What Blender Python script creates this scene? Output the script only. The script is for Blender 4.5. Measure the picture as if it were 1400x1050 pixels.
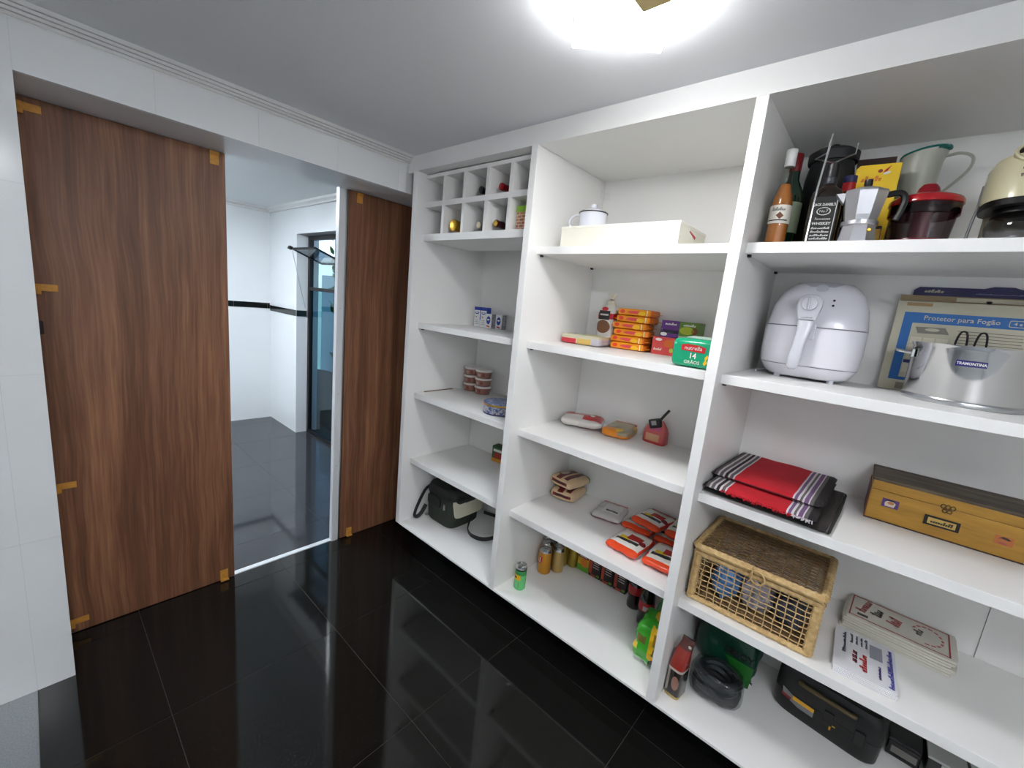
import bpy, bmesh, math, random
from mathutils import Vector, Matrix, noise
PI = math.pi
for o in list(bpy.data.objects):
    bpy.data.objects.remove(o, do_unlink=True)
scene = bpy.context.scene
COL = scene.collection

# ------------------------------------------------------------------ camera
cam_d = bpy.data.cameras.new('camera')
cam = bpy.data.objects.new('camera', cam_d)
COL.objects.link(cam)
CR = Vector((0.66318239, -0.74191855, 0.09872177))
CU = Vector((0.07148501, 0.19408423, 0.97837682))
CF = Vector((0.74503625, 0.64178515, -0.1817493))
m3 = Matrix((CR, CU, -CF)).transposed()
cam.matrix_world = Matrix.Translation((-1.39389, -2.07810, 1.56239)) @ m3.to_4x4()
cam_d.sensor_fit = 'HORIZONTAL'
cam_d.sensor_width = 36.0
cam_d.lens = 576.046 / 1400 * 36.0
cam_d.clip_start = 0.02
scene.camera = cam

# ------------------------------------------------------------------ world, exposure
scene.view_settings.view_transform = 'Standard'
scene.view_settings.look = 'None'
scene.view_settings.gamma = 1.0
scene.view_settings.use_curve_mapping = False
scene.view_settings.exposure = 0.55
LAMP_STRENGTH = 50.0
ADDED_RIM_STRENGTH = 20.0
FAR_FILL_STRENGTH = 56.0
REAR_FILL_STRENGTH = 15.0
world = bpy.data.worlds.new('sky')
scene.world = world
world.use_nodes = True
wn = world.node_tree
sky = wn.nodes.new('ShaderNodeTexSky')
sky.sky_type = 'HOSEK_WILKIE'
sky.turbidity = 3.0
sky.sun_direction = Vector((0.2, 0.5, 0.8)).normalized()
bgn = wn.nodes['Background']
wn.links.new(sky.outputs[0], bgn.inputs[0])
bgn.inputs[1].default_value = 4.5

# ------------------------------------------------------------------ materials
MATS = {}


def srgb(r, g, b):
    f = lambda c: c / 12.92 if c <= 0.04045 else ((c + 0.055) / 1.055) ** 2.4
    return (f(r / 255), f(g / 255), f(b / 255), 1.0)


def newmat(name):
    m = bpy.data.materials.new(name)
    m.use_nodes = True
    return m, m.node_tree, m.node_tree.nodes['Principled BSDF']


def M(name, col=(200, 200, 200), rough=0.5, metal=0.0, bump=0.0, bscale=60.0, var=0.0, vscale=8.0,
      coat=0.0, emis=None, estr=0.0, stretch=(1, 1, 1), spec=0.5):
    if name in MATS:
        return MATS[name]
    m, t, p = newmat(name)
    c = srgb(*col)
    p.inputs['Base Color'].default_value = c
    p.inputs['Roughness'].default_value = rough
    p.inputs['Metallic'].default_value = metal
    p.inputs['Coat Weight'].default_value = coat
    p.inputs['Specular IOR Level'].default_value = spec
    if emis:
        p.inputs['Emission Color'].default_value = srgb(*emis)
        p.inputs['Emission Strength'].default_value = estr
    if bump or var:
        tc = t.nodes.new('ShaderNodeTexCoord')
        mp = t.nodes.new('ShaderNodeMapping')
        mp.inputs['Scale'].default_value = stretch
        t.links.new(tc.outputs['Object'], mp.inputs[0])
    if var:
        n = t.nodes.new('ShaderNodeTexNoise')
        n.inputs['Scale'].default_value = vscale
        n.inputs['Detail'].default_value = 4
        t.links.new(mp.outputs[0], n.inputs['Vector'])
        mr = t.nodes.new('ShaderNodeMapRange')
        mr.inputs[1].default_value = 0.3
        mr.inputs[2].default_value = 0.7
        mr.inputs[3].default_value = 1 - var
        mr.inputs[4].default_value = 1 + var
        t.links.new(n.outputs[0], mr.inputs[0])
        mx = t.nodes.new('ShaderNodeVectorMath')
        mx.operation = 'SCALE'
        mx.inputs[0].default_value = c[:3]
        t.links.new(mr.outputs[0], mx.inputs['Scale'])
        t.links.new(mx.outputs[0], p.inputs['Base Color'])
    if bump:
        n = t.nodes.new('ShaderNodeTexNoise')
        n.inputs['Scale'].default_value = bscale
        n.inputs['Detail'].default_value = 3
        t.links.new(mp.outputs[0], n.inputs['Vector'])
        b = t.nodes.new('ShaderNodeBump')
        b.inputs['Strength'].default_value = bump
        b.inputs['Distance'].default_value = 0.004
        t.links.new(n.outputs[0], b.inputs['Height'])
        t.links.new(b.outputs[0], p.inputs['Normal'])
    MATS[name] = m
    return m


def glass(name, tint=(235, 245, 245), refl=0.08, rough=0.02):
    if name in MATS:
        return MATS[name]
    m, t, p = newmat(name)
    t.nodes.remove(p)
    out = t.nodes['Material Output']
    tr = t.nodes.new('ShaderNodeBsdfTransparent')
    tr.inputs[0].default_value = srgb(*tint)
    gl = t.nodes.new('ShaderNodeBsdfGlossy')
    gl.inputs['Roughness'].default_value = rough
    fr = t.nodes.new('ShaderNodeLayerWeight')
    pw = t.nodes.new('ShaderNodeMath')
    pw.operation = 'POWER'
    pw.inputs[1].default_value = 5.0
    t.links.new(fr.outputs['Facing'], pw.inputs[0])
    ad = t.nodes.new('ShaderNodeMath')
    ad.operation = 'MULTIPLY_ADD'
    ad.inputs[1].default_value = 1.0 - refl
    ad.inputs[2].default_value = refl * 0.5
    ad.use_clamp = True
    t.links.new(pw.outputs[0], ad.inputs[0])
    mx = t.nodes.new('ShaderNodeMixShader')
    t.links.new(ad.outputs[0], mx.inputs[0])
    t.links.new(tr.outputs[0], mx.inputs[1])
    t.links.new(gl.outputs[0], mx.inputs[2])
    t.links.new(mx.outputs[0], out.inputs[0])
    MATS[name] = m
    return m


def printed(name, base, zones, rough=0.4, bump=0.0, bscale=40.0, metal=0.0, coat=0.0):
    """flat print: zones on the mesh's generated coordinates.
    ('r', axes, u0, u1, v0, v1, colour) or ('e', axes, cu, cv, ru, rv, colour)"""
    if name in MATS:
        return MATS[name]
    m, t, p = newmat(name)
    p.inputs['Roughness'].default_value = rough
    p.inputs['Metallic'].default_value = metal
    p.inputs['Coat Weight'].default_value = coat
    tc = t.nodes.new('ShaderNodeTexCoord')
    sp = t.nodes.new('ShaderNodeSeparateXYZ')
    t.links.new(tc.outputs['Generated'], sp.inputs[0])
    ax = {'x': sp.outputs[0], 'y': sp.outputs[1], 'z': sp.outputs[2]}

    def math_(op, a, b):
        n = t.nodes.new('ShaderNodeMath')
        n.operation = op
        for i, q in enumerate((a, b)):
            if isinstance(q, (int, float)):
                n.inputs[i].default_value = q
            else:
                t.links.new(q, n.inputs[i])
        return n.outputs[0]
    cur = None
    for z in zones:
        a, b = ax[z[1][0]], ax[z[1][1]]
        if z[0] == 'r':
            k = math_('MULTIPLY', math_('GREATER_THAN', a, z[2]), math_('LESS_THAN', a, z[3]))
            k = math_('MULTIPLY', k, math_('GREATER_THAN', b, z[4]))
            k = math_('MULTIPLY', k, math_('LESS_THAN', b, z[5]))
        else:
            da = math_('DIVIDE', math_('SUBTRACT', a, z[2]), z[4])
            db = math_('DIVIDE', math_('SUBTRACT', b, z[3]), z[5])
            k = math_('LESS_THAN', math_('ADD', math_('MULTIPLY', da, da), math_('MULTIPLY', db, db)), 1.0)
        mx = t.nodes.new('ShaderNodeMix')
        mx.data_type = 'RGBA'
        t.links.new(k, mx.inputs[0])
        if cur is None:
            mx.inputs[6].default_value = srgb(*base)
        else:
            t.links.new(cur, mx.inputs[6])
        mx.inputs[7].default_value = srgb(*z[6])
        cur = mx.outputs[2]
    if cur is None:
        p.inputs['Base Color'].default_value = srgb(*base)
    else:
        t.links.new(cur, p.inputs['Base Color'])
    if bump:
        n = t.nodes.new('ShaderNodeTexNoise')
        n.inputs['Scale'].default_value = bscale
        t.links.new(tc.outputs['Object'], n.inputs['Vector'])
        bn = t.nodes.new('ShaderNodeBump')
        bn.inputs['Strength'].default_value = bump
        bn.inputs['Distance'].default_value = 0.004
        t.links.new(n.outputs[0], bn.inputs['Height'])
        t.links.new(bn.outputs[0], p.inputs['Normal'])
    MATS[name] = m
    return m


def ramp_noise(name, stops, scale, stretch, rough, detail=6, distort=0.0, bump=0.0, coat=0.0, wave=None):
    m, t, p = newmat(name)
    tc = t.nodes.new('ShaderNodeTexCoord')
    mp = t.nodes.new('ShaderNodeMapping')
    mp.inputs['Scale'].default_value = stretch
    t.links.new(tc.outputs['Object'], mp.inputs[0])
    n = t.nodes.new('ShaderNodeTexNoise')
    n.inputs['Scale'].default_value = scale
    n.inputs['Detail'].default_value = detail
    n.inputs['Distortion'].default_value = distort
    n.inputs['Roughness'].default_value = 0.62
    t.links.new(mp.outputs[0], n.inputs['Vector'])
    r = t.nodes.new('ShaderNodeValToRGB')
    e = r.color_ramp.elements
    e[0].position, e[0].color = stops[0][0], srgb(*stops[0][1])
    e[1].position, e[1].color = stops[-1][0], srgb(*stops[-1][1])
    for s in stops[1:-1]:
        k = e.new(s[0])
        k.color = srgb(*s[1])
    t.links.new(n.outputs[0], r.inputs[0])
    t.links.new(r.outputs[0], p.inputs['Base Color'])
    p.inputs['Roughness'].default_value = rough
    p.inputs['Coat Weight'].default_value = coat
    if bump:
        b = t.nodes.new('ShaderNodeBump')
        b.inputs['Strength'].default_value = bump
        b.inputs['Distance'].default_value = 0.002
        t.links.new(n.outputs[0], b.inputs['Height'])
        t.links.new(b.outputs[0], p.inputs['Normal'])
    MATS[name] = m
    return m


WHITE = M('white_laminate', (240, 239, 236), 0.38, bump=0.02, bscale=400)
WHITE_EDGE = M('white_edge_band', (236, 236, 234), 0.3)
TILE_W = M('white_wall_tile', (236, 238, 239), 0.14, var=0.015, vscale=3)
GROUT_W = M('pale_grout', (214, 215, 214), 0.8)
PLASTER = M('ceiling_paint', (224, 225, 227), 0.85, bump=0.03, bscale=300)
PLASTER_W = M('white_wall_paint', (228, 231, 232), 0.6)
CROWN = M('crown_paint', (228, 228, 226), 0.55)
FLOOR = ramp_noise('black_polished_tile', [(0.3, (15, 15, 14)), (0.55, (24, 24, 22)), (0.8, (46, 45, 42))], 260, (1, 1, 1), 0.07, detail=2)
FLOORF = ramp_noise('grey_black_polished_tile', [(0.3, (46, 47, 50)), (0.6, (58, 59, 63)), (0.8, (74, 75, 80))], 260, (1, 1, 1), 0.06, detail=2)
FLOOR2 = ramp_noise('grey_polished_tile', [(0.3, (140, 146, 150)), (0.7, (160, 165, 168))], 200, (1, 1, 1), 0.1, detail=2)
GROUT_D = M('dark_grout', (74, 72, 68), 0.8)
PLINTH = M('black_granite', (10, 10, 10), 0.2)
BLACK = M('black_plastic', (16, 16, 17), 0.4)
BLACKM = M('black_metal_frame', (7, 7, 8), 0.45)
CHROME = M('steel_chrome', (205, 205, 205), 0.09, metal=1.0)
BRUSH = M('brushed_aluminium', (190, 192, 194), 0.28, metal=1.0)
ALU_W = M('white_aluminium', (224, 226, 228), 0.3)
ORANGE_CLIP = M('orange_tape', (214, 152, 62), 0.5, var=0.12, vscale=60)
WPLASTIC = M('white_gloss_plastic', (222, 221, 228), 0.22, coat=0.3)
PAPER = M('white_paper', (228, 226, 220), 0.6)
SILVER = M('can_silver', (190, 190, 190), 0.22, metal=1.0)
RED = M('red_print', (190, 24, 28), 0.4)
NAVY = M('navy_print', (22, 24, 110), 0.4)
INK = M('black_ink', (16, 14, 14), 0.6)
CREAM = M('cream_print', (226, 214, 176), 0.5)
YELLOW = M('yellow_print', (232, 190, 30), 0.45)
WOOD = None


def wood_door():
    m, t, p = newmat('walnut_laminate')
    tc = t.nodes.new('ShaderNodeTexCoord')
    mp = t.nodes.new('ShaderNodeMapping')
    mp.inputs['Scale'].default_value = (1, 1, 0.03)
    t.links.new(tc.outputs['Object'], mp.inputs[0])
    # slow wander of the grain
    w = t.nodes.new('ShaderNodeTexNoise')
    w.inputs['Scale'].default_value = 2.2
    w.inputs['Detail'].default_value = 2
    t.links.new(tc.outputs['Object'], w.inputs['Vector'])
    va = t.nodes.new('ShaderNodeVectorMath')
    va.operation = 'MULTIPLY_ADD'
    va.inputs[1].default_value = (0.045, 0, 0)
    t.links.new(w.outputs['Color'], va.inputs[0])
    t.links.new(mp.outputs[0], va.inputs[2])
    n1 = t.nodes.new('ShaderNodeTexNoise')
    n1.inputs['Scale'].default_value = 19
    n1.inputs['Detail'].default_value = 9
    n1.inputs['Roughness'].default_value = 0.66
    t.links.new(va.outputs[0], n1.inputs['Vector'])
    n2 = t.nodes.new('ShaderNodeTexNoise')
    n2.inputs['Scale'].default_value = 130
    n2.inputs['Detail'].default_value = 3
    t.links.new(va.outputs[0], n2.inputs['Vector'])
    ad = t.nodes.new('ShaderNodeMath')
    ad.operation = 'MULTIPLY_ADD'
    ad.inputs[1].default_value = 0.4
    t.links.new(n2.outputs[0], ad.inputs[0])
    t.links.new(n1.outputs[0], ad.inputs[2])
    r = t.nodes.new('ShaderNodeValToRGB')
    e = r.color_ramp.elements
    e[0].position, e[0].color = 0.47, srgb(92, 58, 40)
    e[1].position, e[1].color = 0.92, srgb(178, 124, 88)
    for pos, c in ((0.66, (123, 81, 57)), (0.8, (150, 103, 74))):
        k = e.new(pos)
        k.color = srgb(*c)
    t.links.new(ad.outputs[0], r.inputs[0])
    t.links.new(r.outputs[0], p.inputs['Base Color'])
    p.inputs['Roughness'].default_value = 0.45
    b = t.nodes.new('ShaderNodeBump')
    b.inputs['Strength'].default_value = 0.12
    b.inputs['Distance'].default_value = 0.001
    t.links.new(ad.outputs[0], b.inputs['Height'])
    t.links.new(b.outputs[0], p.inputs['Normal'])
    return m


WOOD = wood_door()

# ------------------------------------------------------------------ geometry helpers


def box(bm, x0, x1, y0, y1, z0, z1):
    v = [bm.verts.new((x, y, z)) for z in (z0, z1) for y in (y0, y1) for x in (x0, x1)]
    for f in ((0, 2, 3, 1), (4, 5, 7, 6), (0, 1, 5, 4), (2, 6, 7, 3), (0, 4, 6, 2), (1, 3, 7, 5)):
        bm.faces.new([v[i] for i in f])
    return v


def Bx(*a):
    bm = bmesh.new()
    box(bm, *a)
    return bm


def lathe(bm, prof, n=20, c=(0, 0), cap=True):
    rings = []
    for r, z in prof:
        if r < 1e-6:
            rings.append([bm.verts.new((c[0], c[1], z))])
        else:
            rings.append([bm.verts.new((c[0] + r * math.cos(2 * PI * k / n), c[1] + r * math.sin(2 * PI * k / n), z)) for k in range(n)])
    for a, b in zip(rings, rings[1:]):
        for k in range(n):
            k2 = (k + 1) % n
            if len(a) == 1 and len(b) == 1:
                continue
            if len(a) == 1:
                bm.faces.new((a[0], b[k2], b[k]))
            elif len(b) == 1:
                bm.faces.new((a[k], a[k2], b[0]))
            else:
                bm.faces.new((a[k], a[k2], b[k2], b[k]))
    if cap:
        if len(rings[0]) > 1:
            bm.faces.new(list(reversed(rings[0])))
        if len(rings[-1]) > 1:
            bm.faces.new(rings[-1])


def Lathe(prof, n=20, c=(0, 0), cap=True):
    bm = bmesh.new()
    lathe(bm, prof, n, c, cap)
    return bm


def loft(bm, secs, n=28, a0=0.0, a1=2 * PI, cap=True):
    """secs: (z, rx, ry, exponent, cx, cy); superellipse sections"""
    full = abs(a1 - a0 - 2 * PI) < 1e-6
    m = n if full else n + 1
    rings = []
    for z, rx, ry, ex, cx, cy in secs:
        ring = []
        for k in range(m):
            a = a0 + (a1 - a0) * k / n
            c, s = math.cos(a), math.sin(a)
            x = math.copysign(abs(c) ** (2 / ex), c) * rx
            y = math.copysign(abs(s) ** (2 / ex), s) * ry
            ring.append(bm.verts.new((cx + x, cy + y, z)))
        rings.append(ring)
    for a, b in zip(rings, rings[1:]):
        for k in range(m if full else n):
            k2 = (k + 1) % m
            bm.faces.new((a[k], a[k2], b[k2], b[k]))
    if cap and full:
        bm.faces.new(list(reversed(rings[0])))
        bm.faces.new(rings[-1])


def Loft(secs, n=28, **k):
    bm = bmesh.new()
    loft(bm, secs, n, **k)
    return bm


def tube(bm, pts, r, n=6, closed=False, flat=None):
    pts = [Vector(p) for p in pts]
    N = len(pts)
    rings = []
    up = None
    for i in range(N):
        if closed:
            d = pts[(i + 1) % N] - pts[i - 1]
        else:
            d = pts[min(i + 1, N - 1)] - pts[max(i - 1, 0)]
        d.normalize()
        if up is None:
            up = Vector((0, 0, 1)) if abs(d.z) < 0.9 else Vector((1, 0, 0))
        s = d.cross(up)
        if s.length < 1e-5:
            s = d.orthogonal()
        s.normalize()
        up = s.cross(d).normalized()
        rr = r[i] if isinstance(r, (list, tuple)) else r
        r1, r2 = (rr, rr) if flat is None else (flat[0], flat[1])
        rings.append([bm.verts.new(pts[i] + s * (r1 * math.cos(2 * PI * k / n)) + up * (r2 * math.sin(2 * PI * k / n))) for k in range(n)])
    for i in range(N if closed else N - 1):
        a, b = rings[i], rings[(i + 1) % N]
        for k in range(n):
            k2 = (k + 1) % n
            bm.faces.new((a[k], b[k], b[k2], a[k2]))
    if not closed:
        bm.faces.new(rings[0])
        bm.faces.new(list(reversed(rings[-1])))


def curve_through(pts, m=4):
    """Catmull-Rom points, so that bent rods and handles read as smooth"""
    P = [Vector(p) for p in pts]
    P = [P[0] * 2 - P[1]] + P + [P[-1] * 2 - P[-2]]
    out = []
    for a, b, c, d in zip(P, P[1:], P[2:], P[3:]):
        for j in range(m):
            t = j / m
            out.append(0.5 * ((2 * b) + (c - a) * t + (2 * a - 5 * b + 4 * c - d) * t * t + (3 * b - a - 3 * c + d) * t ** 3))
    out.append(P[-2])
    return out


def Tube(pts, r, n=6, **k):
    bm = bmesh.new()
    if n >= 6 and len(pts) >= 4 and not k.get('closed') and not isinstance(r, (list, tuple)):
        pts = curve_through(pts)
    tube(bm, pts, r, n, **k)
    return bm


def prism(bm, poly, h0, h1, axis='z'):
    """closed polygon (2D) extruded along an axis"""
    def P(a, b, h):
        return {'z': (a, b, h), 'y': (a, h, b), 'x': (h, a, b)}[axis]
    A = [bm.verts.new(P(a, b, h0)) for a, b in poly]
    B = [bm.verts.new(P(a, b, h1)) for a, b in poly]
    n = len(poly)
    bm.faces.new(A)
    bm.faces.new(list(reversed(B)))
    for k in range(n):
        bm.faces.new((A[k], B[k], B[(k + 1) % n], A[(k + 1) % n]))
    bmesh.ops.recalc_face_normals(bm, faces=bm.faces[:])


def Prism(poly, h0, h1, axis='z'):
    bm = bmesh.new()
    prism(bm, poly, h0, h1, axis)
    return bm


def soft(w, d, h, n=5.0, amp=0.0, seed=0, res=7, fscale=18.0, nv=None):
    """a stuffed bag: super-ellipsoid standing on z = 0"""
    bm = bmesh.new()
    bmesh.ops.create_cube(bm, size=2.0)
    bmesh.ops.subdivide_edges(bm, edges=bm.edges[:], cuts=res, use_grid_fill=True)
    for v in bm.verts:
        p = v.co
        # equalise angular spread
        q = Vector([math.copysign(abs(c) ** 1.0, c) for c in p])
        b = nv or n
        k = ((abs(q.x) ** n + abs(q.y) ** n) ** (b / n) + abs(q.z) ** b) ** (1 / b)
        q = q / k
        v.co = Vector((q.x * w / 2, q.y * d / 2, q.z * h / 2))
    if amp:
        bm.normal_update()
        for v in bm.verts:
            s = noise.fractal(v.co * fscale + Vector((seed * 7.3, seed * 3.1, seed)), 0.8, 2.0, 3)
            v.co += v.normal * s * amp
    zmin = min(v.co.z for v in bm.verts)
    for v in bm.verts:
        v.co.z -= zmin
    return bm


def pillow(w, d, h, seed=0, nx=16, ny=12, amp=0.0, crimp=0.12, a=2.4, low=0.3):
    """flat filled packet lying on z = 0 with thin sealed rims"""
    bm = bmesh.new()
    top, bot = {}, {}
    for i in range(nx + 1):
        for j in range(ny + 1):
            u, v = 2 * i / nx - 1, 2 * j / ny - 1
            f = ((1 - abs(u) ** a) ** 0.55) * ((1 - abs(v) ** a) ** 0.55) if abs(u) < 1 and abs(v) < 1 else 0
            wob = noise.fractal(Vector((u * 2.2 + seed * 5.1, v * 2.2 + seed * 1.7, seed)), 0.9, 2.0, 3) * amp
            x = u * w / 2 * (1 - 0.05 * abs(v) ** 3 * 0)
            y = v * d / 2
            zm = h * low
            edge = (i in (0, nx)) or (j in (0, ny))
            zt = zm + (h - zm) * f + wob * (0.25 + f)
            zb = zm * (1 - f)
            top[i, j] = bm.verts.new((x, y, max(zt, zb + 0.0006)))
            bot[i, j] = top[i, j] if edge else bm.verts.new((x, y, max(zb, 0.0)))
            if edge:
                top[i, j].co.z = max(zm + wob, 0.001)
    for i in range(nx):
        for j in range(ny):
            bm.faces.new((top[i, j], top[i + 1, j], top[i + 1, j + 1], top[i, j + 1]))
            q = [bot[i, j], bot[i, j + 1], bot[i + 1, j + 1], bot[i + 1, j]]
            try:
                bm.faces.new(q)
            except ValueError:
                pass
    return bm


def xf(bm, mat):
    bmesh.ops.transform(bm, matrix=mat, verts=bm.verts[:])
    return bm


def rot(ax, deg):
    return Matrix.Rotation(math.radians(deg), 4, ax)


def tr(x, y, z):
    return Matrix.Translation((x, y, z))


def obj(name, bm, mat, parent=None, smooth=False, bevel=0.0, seg=2, angle=40):
    if bevel:
        bmesh.ops.bevel(bm, geom=bm.edges[:], offset=bevel, segments=seg, affect='EDGES', profile=0.5, clamp_overlap=True)
    me = bpy.data.meshes.new(name)
    bm.to_mesh(me)
    bm.free()
    if mat is not None:
        me.materials.append(mat)
    if smooth:
        me.polygons.foreach_set('use_smooth', [True] * len(me.polygons))
        me.set_sharp_from_angle(angle=math.radians(angle))
    o = bpy.data.objects.new(name, me)
    COL.objects.link(o)
    if parent is not None:
        o.parent = parent
    return o


def tag(o, label, cat, group=None):
    o['label'] = label
    o['category'] = cat
    if group:
        o['group'] = group
    return o


def thing(name, label, cat, loc=(0, 0, 0), rz=0.0, group=None):
    o = bpy.data.objects.new(name, None)
    o.empty_display_size = 0.05
    COL.objects.link(o)
    o.location = loc
    o.rotation_euler = (0, 0, math.radians(rz))
    return tag(o, label, cat, group)


def shelf_thing(name, label, cat, x, y, z, turn=0.0, group=None):
    """local frame: front is -Y (towards the room), right is +X (away from the door)"""
    return thing(name, label, cat, (x, y, z), -90.0 + turn, group)


def struct(name, bm, mat, **k):
    o = obj(name, bm, mat, **k)
    if o.parent is None:
        o['kind'] = 'structure'
    return o


def copy_tree(o, parent=None):
    c = o.copy()
    COL.objects.link(c)
    if parent is not None:
        c.parent = parent
    for ch in list(o.children):
        copy_tree(ch, c)
    return c


FACES = {
    'front': Matrix(((1, 0, 0, 0), (0, 0, -1, 0), (0, 1, 0, 0), (0, 0, 0, 1))),
    'top': Matrix.Identity(4),
    'right': Matrix(((0, 0, 1, 0), (1, 0, 0, 0), (0, 1, 0, 0), (0, 0, 0, 1))),
}


def wrap(bm, R):
    """bend a front-facing decal (x, y = 0, z) round a vertical cylinder"""
    for v in bm.verts:
        a = v.co.x / R
        rr = R - v.co.y
        v.co.x, v.co.y = rr * math.sin(a), -rr * math.cos(a)


def plate(parent, name, shape, w, h, mat, face='front', at=(0, 0, 0), thick=0.0006, spin=0, R=None, ox=0):
    """flat print on a face: shape 'r' rectangle, 'o' rounded, 'e' ellipse, or a list of points"""
    bm = bmesh.new()
    if shape == 'r':
        nseg = 8 if R else 1
        pts = [(-w / 2 + w * k / nseg, -h / 2) for k in range(nseg + 1)] + [(w / 2 - w * k / nseg, h / 2) for k in range(nseg + 1)]
    elif shape == 'e':
        pts = [(w / 2 * math.cos(2 * PI * k / 18), h / 2 * math.sin(2 * PI * k / 18)) for k in range(18)]
    elif shape == 'o':
        pts = []
        q = min(w, h) * 0.22
        for cx, cy, a in ((w / 2 - q, h / 2 - q, 0), (-w / 2 + q, h / 2 - q, 90), (-w / 2 + q, -h / 2 + q, 180), (w / 2 - q, -h / 2 + q, 270)):
            for k in range(5):
                an = math.radians(a + 22.5 * k)
                pts.append((cx + q * math.cos(an), cy + q * math.sin(an)))
    else:
        pts = shape
    if R:
        # strip of quads so that the plate can bend
        nseg = 10
        for k in range(nseg):
            xa, xb = -w / 2 + w * k / nseg, -w / 2 + w * (k + 1) / nseg
            box(bm, xa, xb, -h / 2, h / 2, 0, thick)
    else:
        A = [bm.verts.new((x, y, thick)) for x, y in pts]
        B = [bm.verts.new((x, y, 0)) for x, y in pts]
        bm.faces.new(A)
        n = len(pts)
        for k in range(n):
            bm.faces.new((B[k], B[(k + 1) % n], A[(k + 1) % n], A[k]))
    if spin:
        xf(bm, rot('Z', spin))
    if R:
        xf(bm, FACES['front'])
        xf(bm, tr(ox, 0, 0))
        wrap(bm, R)
        xf(bm, tr(*at))
    else:
        xf(bm, tr(*at) @ FACES[face])
    return obj(name, bm, mat, parent)


def text(parent, s, size, mat, face='front', at=(0, 0, 0), thick=0.0004, spin=0, R=None, shear=0.0, bold=0.0, sx=1.0, ox=0, name='lettering'):
    cu = bpy.data.curves.new('txt', 'FONT')
    cu.body = s
    cu.size = size
    cu.align_x = 'CENTER'
    cu.align_y = 'CENTER'
    cu.extrude = thick / 2
    cu.shear = shear
    cu.offset = bold
    cu.resolution_u = 2
    to = bpy.data.objects.new('txt', cu)
    me = bpy.data.meshes.new_from_object(to)
    bm = bmesh.new()
    bm.from_mesh(me)
    bpy.data.objects.remove(to)
    bpy.data.curves.remove(cu)
    bpy.data.meshes.remove(me)
    xf(bm, tr(0, 0, thick / 2) @ rot('Z', spin) @ Matrix.Diagonal((sx, 1, 1, 1)))
    if R:
        xf(bm, FACES['front'])
        xf(bm, tr(ox, 0, 0))
        wrap(bm, R)
        xf(bm, tr(*at))
    else:
        xf(bm, tr(*at) @ FACES[face])
    return obj(name, bm, mat, parent)


def scribble(parent, w, h, mat, face='front', at=(0, 0, 0), n=7, seed=0, spin=0, R=None, name='script_mark'):
    """writing too small to read: a row of uneven strokes"""
    rn = random.Random(seed)
    bm = bmesh.new()
    st = w / n
    for k in range(n):
        x0 = -w / 2 + k * st
        hh = h * rn.choice((0.55, 0.6, 0.7, 1.0))
        sl = st * rn.uniform(0.1, 0.35)
        th = st * 0.34
        for xa in (x0 + st * 0.08, x0 + st * 0.5):
            v = [bm.verts.new(p) for p in ((xa, -h / 2, 0.0005), (xa + th, -h / 2, 0.0005), (xa + th + sl, -h / 2 + hh, 0.0005), (xa + sl, -h / 2 + hh, 0.0005))]
            bm.faces.new(v)
        yb = -h / 2 + hh * rn.uniform(0.0, 0.7)
        v = [bm.verts.new(p) for p in ((x0, yb, 0.0005), (x0 + st * 0.9, yb, 0.0005), (x0 + st * 0.9, yb + h * 0.16, 0.0005), (x0, yb + h * 0.16, 0.0005))]
        bm.faces.new(v)
    if spin:
        xf(bm, rot('Z', spin))
    if R:
        xf(bm, FACES['front'])
        wrap(bm, R)
        xf(bm, tr(*at))
    else:
        xf(bm, tr(*at) @ FACES[face])
    return obj(name, bm, mat, parent)


# ================================================================== THE SETTING
CEIL, SOFF = 2.281, 2.10
XL0, XR0, YB0 = -2.7, 0.545, -3.45       # room limits
YD = 0.269                               # plane of the wooden doors
FX, FY = 0.40, 3.16                      # far room walls

# floor of the pantry and of the far room: each tile is a slab of its own on the grout bed
floor = struct('floor', Bx(XL0, 2.6, YB0, FY + 0.1, -0.06, -0.0012), GROUT_D)
tile_me = {}


def floor_tile(x0, x1, y0, y1, mat):
    g = 0.0011
    x0 += g; x1 -= g; y0 += g; y1 -= g
    key = (round(x1 - x0, 4), round(y1 - y0, 4), mat.name)
    if key not in tile_me:
        w, d = key[0] / 2, key[1] / 2
        o = obj('tile', Bx(-w, w, -d, d, -0.008, 0), mat, floor)
        tile_me[key] = o.data
    else:
        o = bpy.data.objects.new('tile', tile_me[key])
        COL.objects.link(o)
        o.parent = floor
    o.location = ((x0 + x1) / 2, (y0 + y1) / 2, 0)


gx = [-1.476, -1.16, -0.555, 0.045, XR0]
gy = [YB0, -2.83, -2.23, -1.63, -1.03, -0.43, 0.17, 0.282]
for xa, xb in zip(gx, gx[1:]):
    for ya, yb in zip(gy, gy[1:]):
        floor_tile(xa, xb, ya, yb, FLOOR)
for xa, xb in ((XL0, -2.1), (-2.1, -1.476)):
    for ya, yb in zip(gy, gy[1:]):
        floor_tile(xa, xb, ya, min(yb, 0.0) if ya < 0 else yb, FLOOR2 if ya < 0 else FLOOR)
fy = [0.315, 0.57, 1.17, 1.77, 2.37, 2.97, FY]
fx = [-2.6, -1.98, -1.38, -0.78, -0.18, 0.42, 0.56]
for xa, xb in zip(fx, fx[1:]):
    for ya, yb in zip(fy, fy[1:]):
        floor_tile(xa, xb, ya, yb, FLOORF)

struct('ceiling', Bx(XL0, XR0 + 0.1, YB0, 0.02, CEIL, CEIL + 0.08), PLASTER)
struct('wall_left', Bx(XL0 - 0.1, XL0, YB0, 0.1, 0, CEIL), PLASTER_W)
struct('wall_back', Bx(XL0, XR0 + 0.1, YB0 - 0.1, YB0, 0, CEIL), PLASTER_W)
struct('wall_right', Bx(XR0 + 0.005, XR0 + 0.1, YB0, 0.29, 0, CEIL), PLASTER_W)
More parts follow.
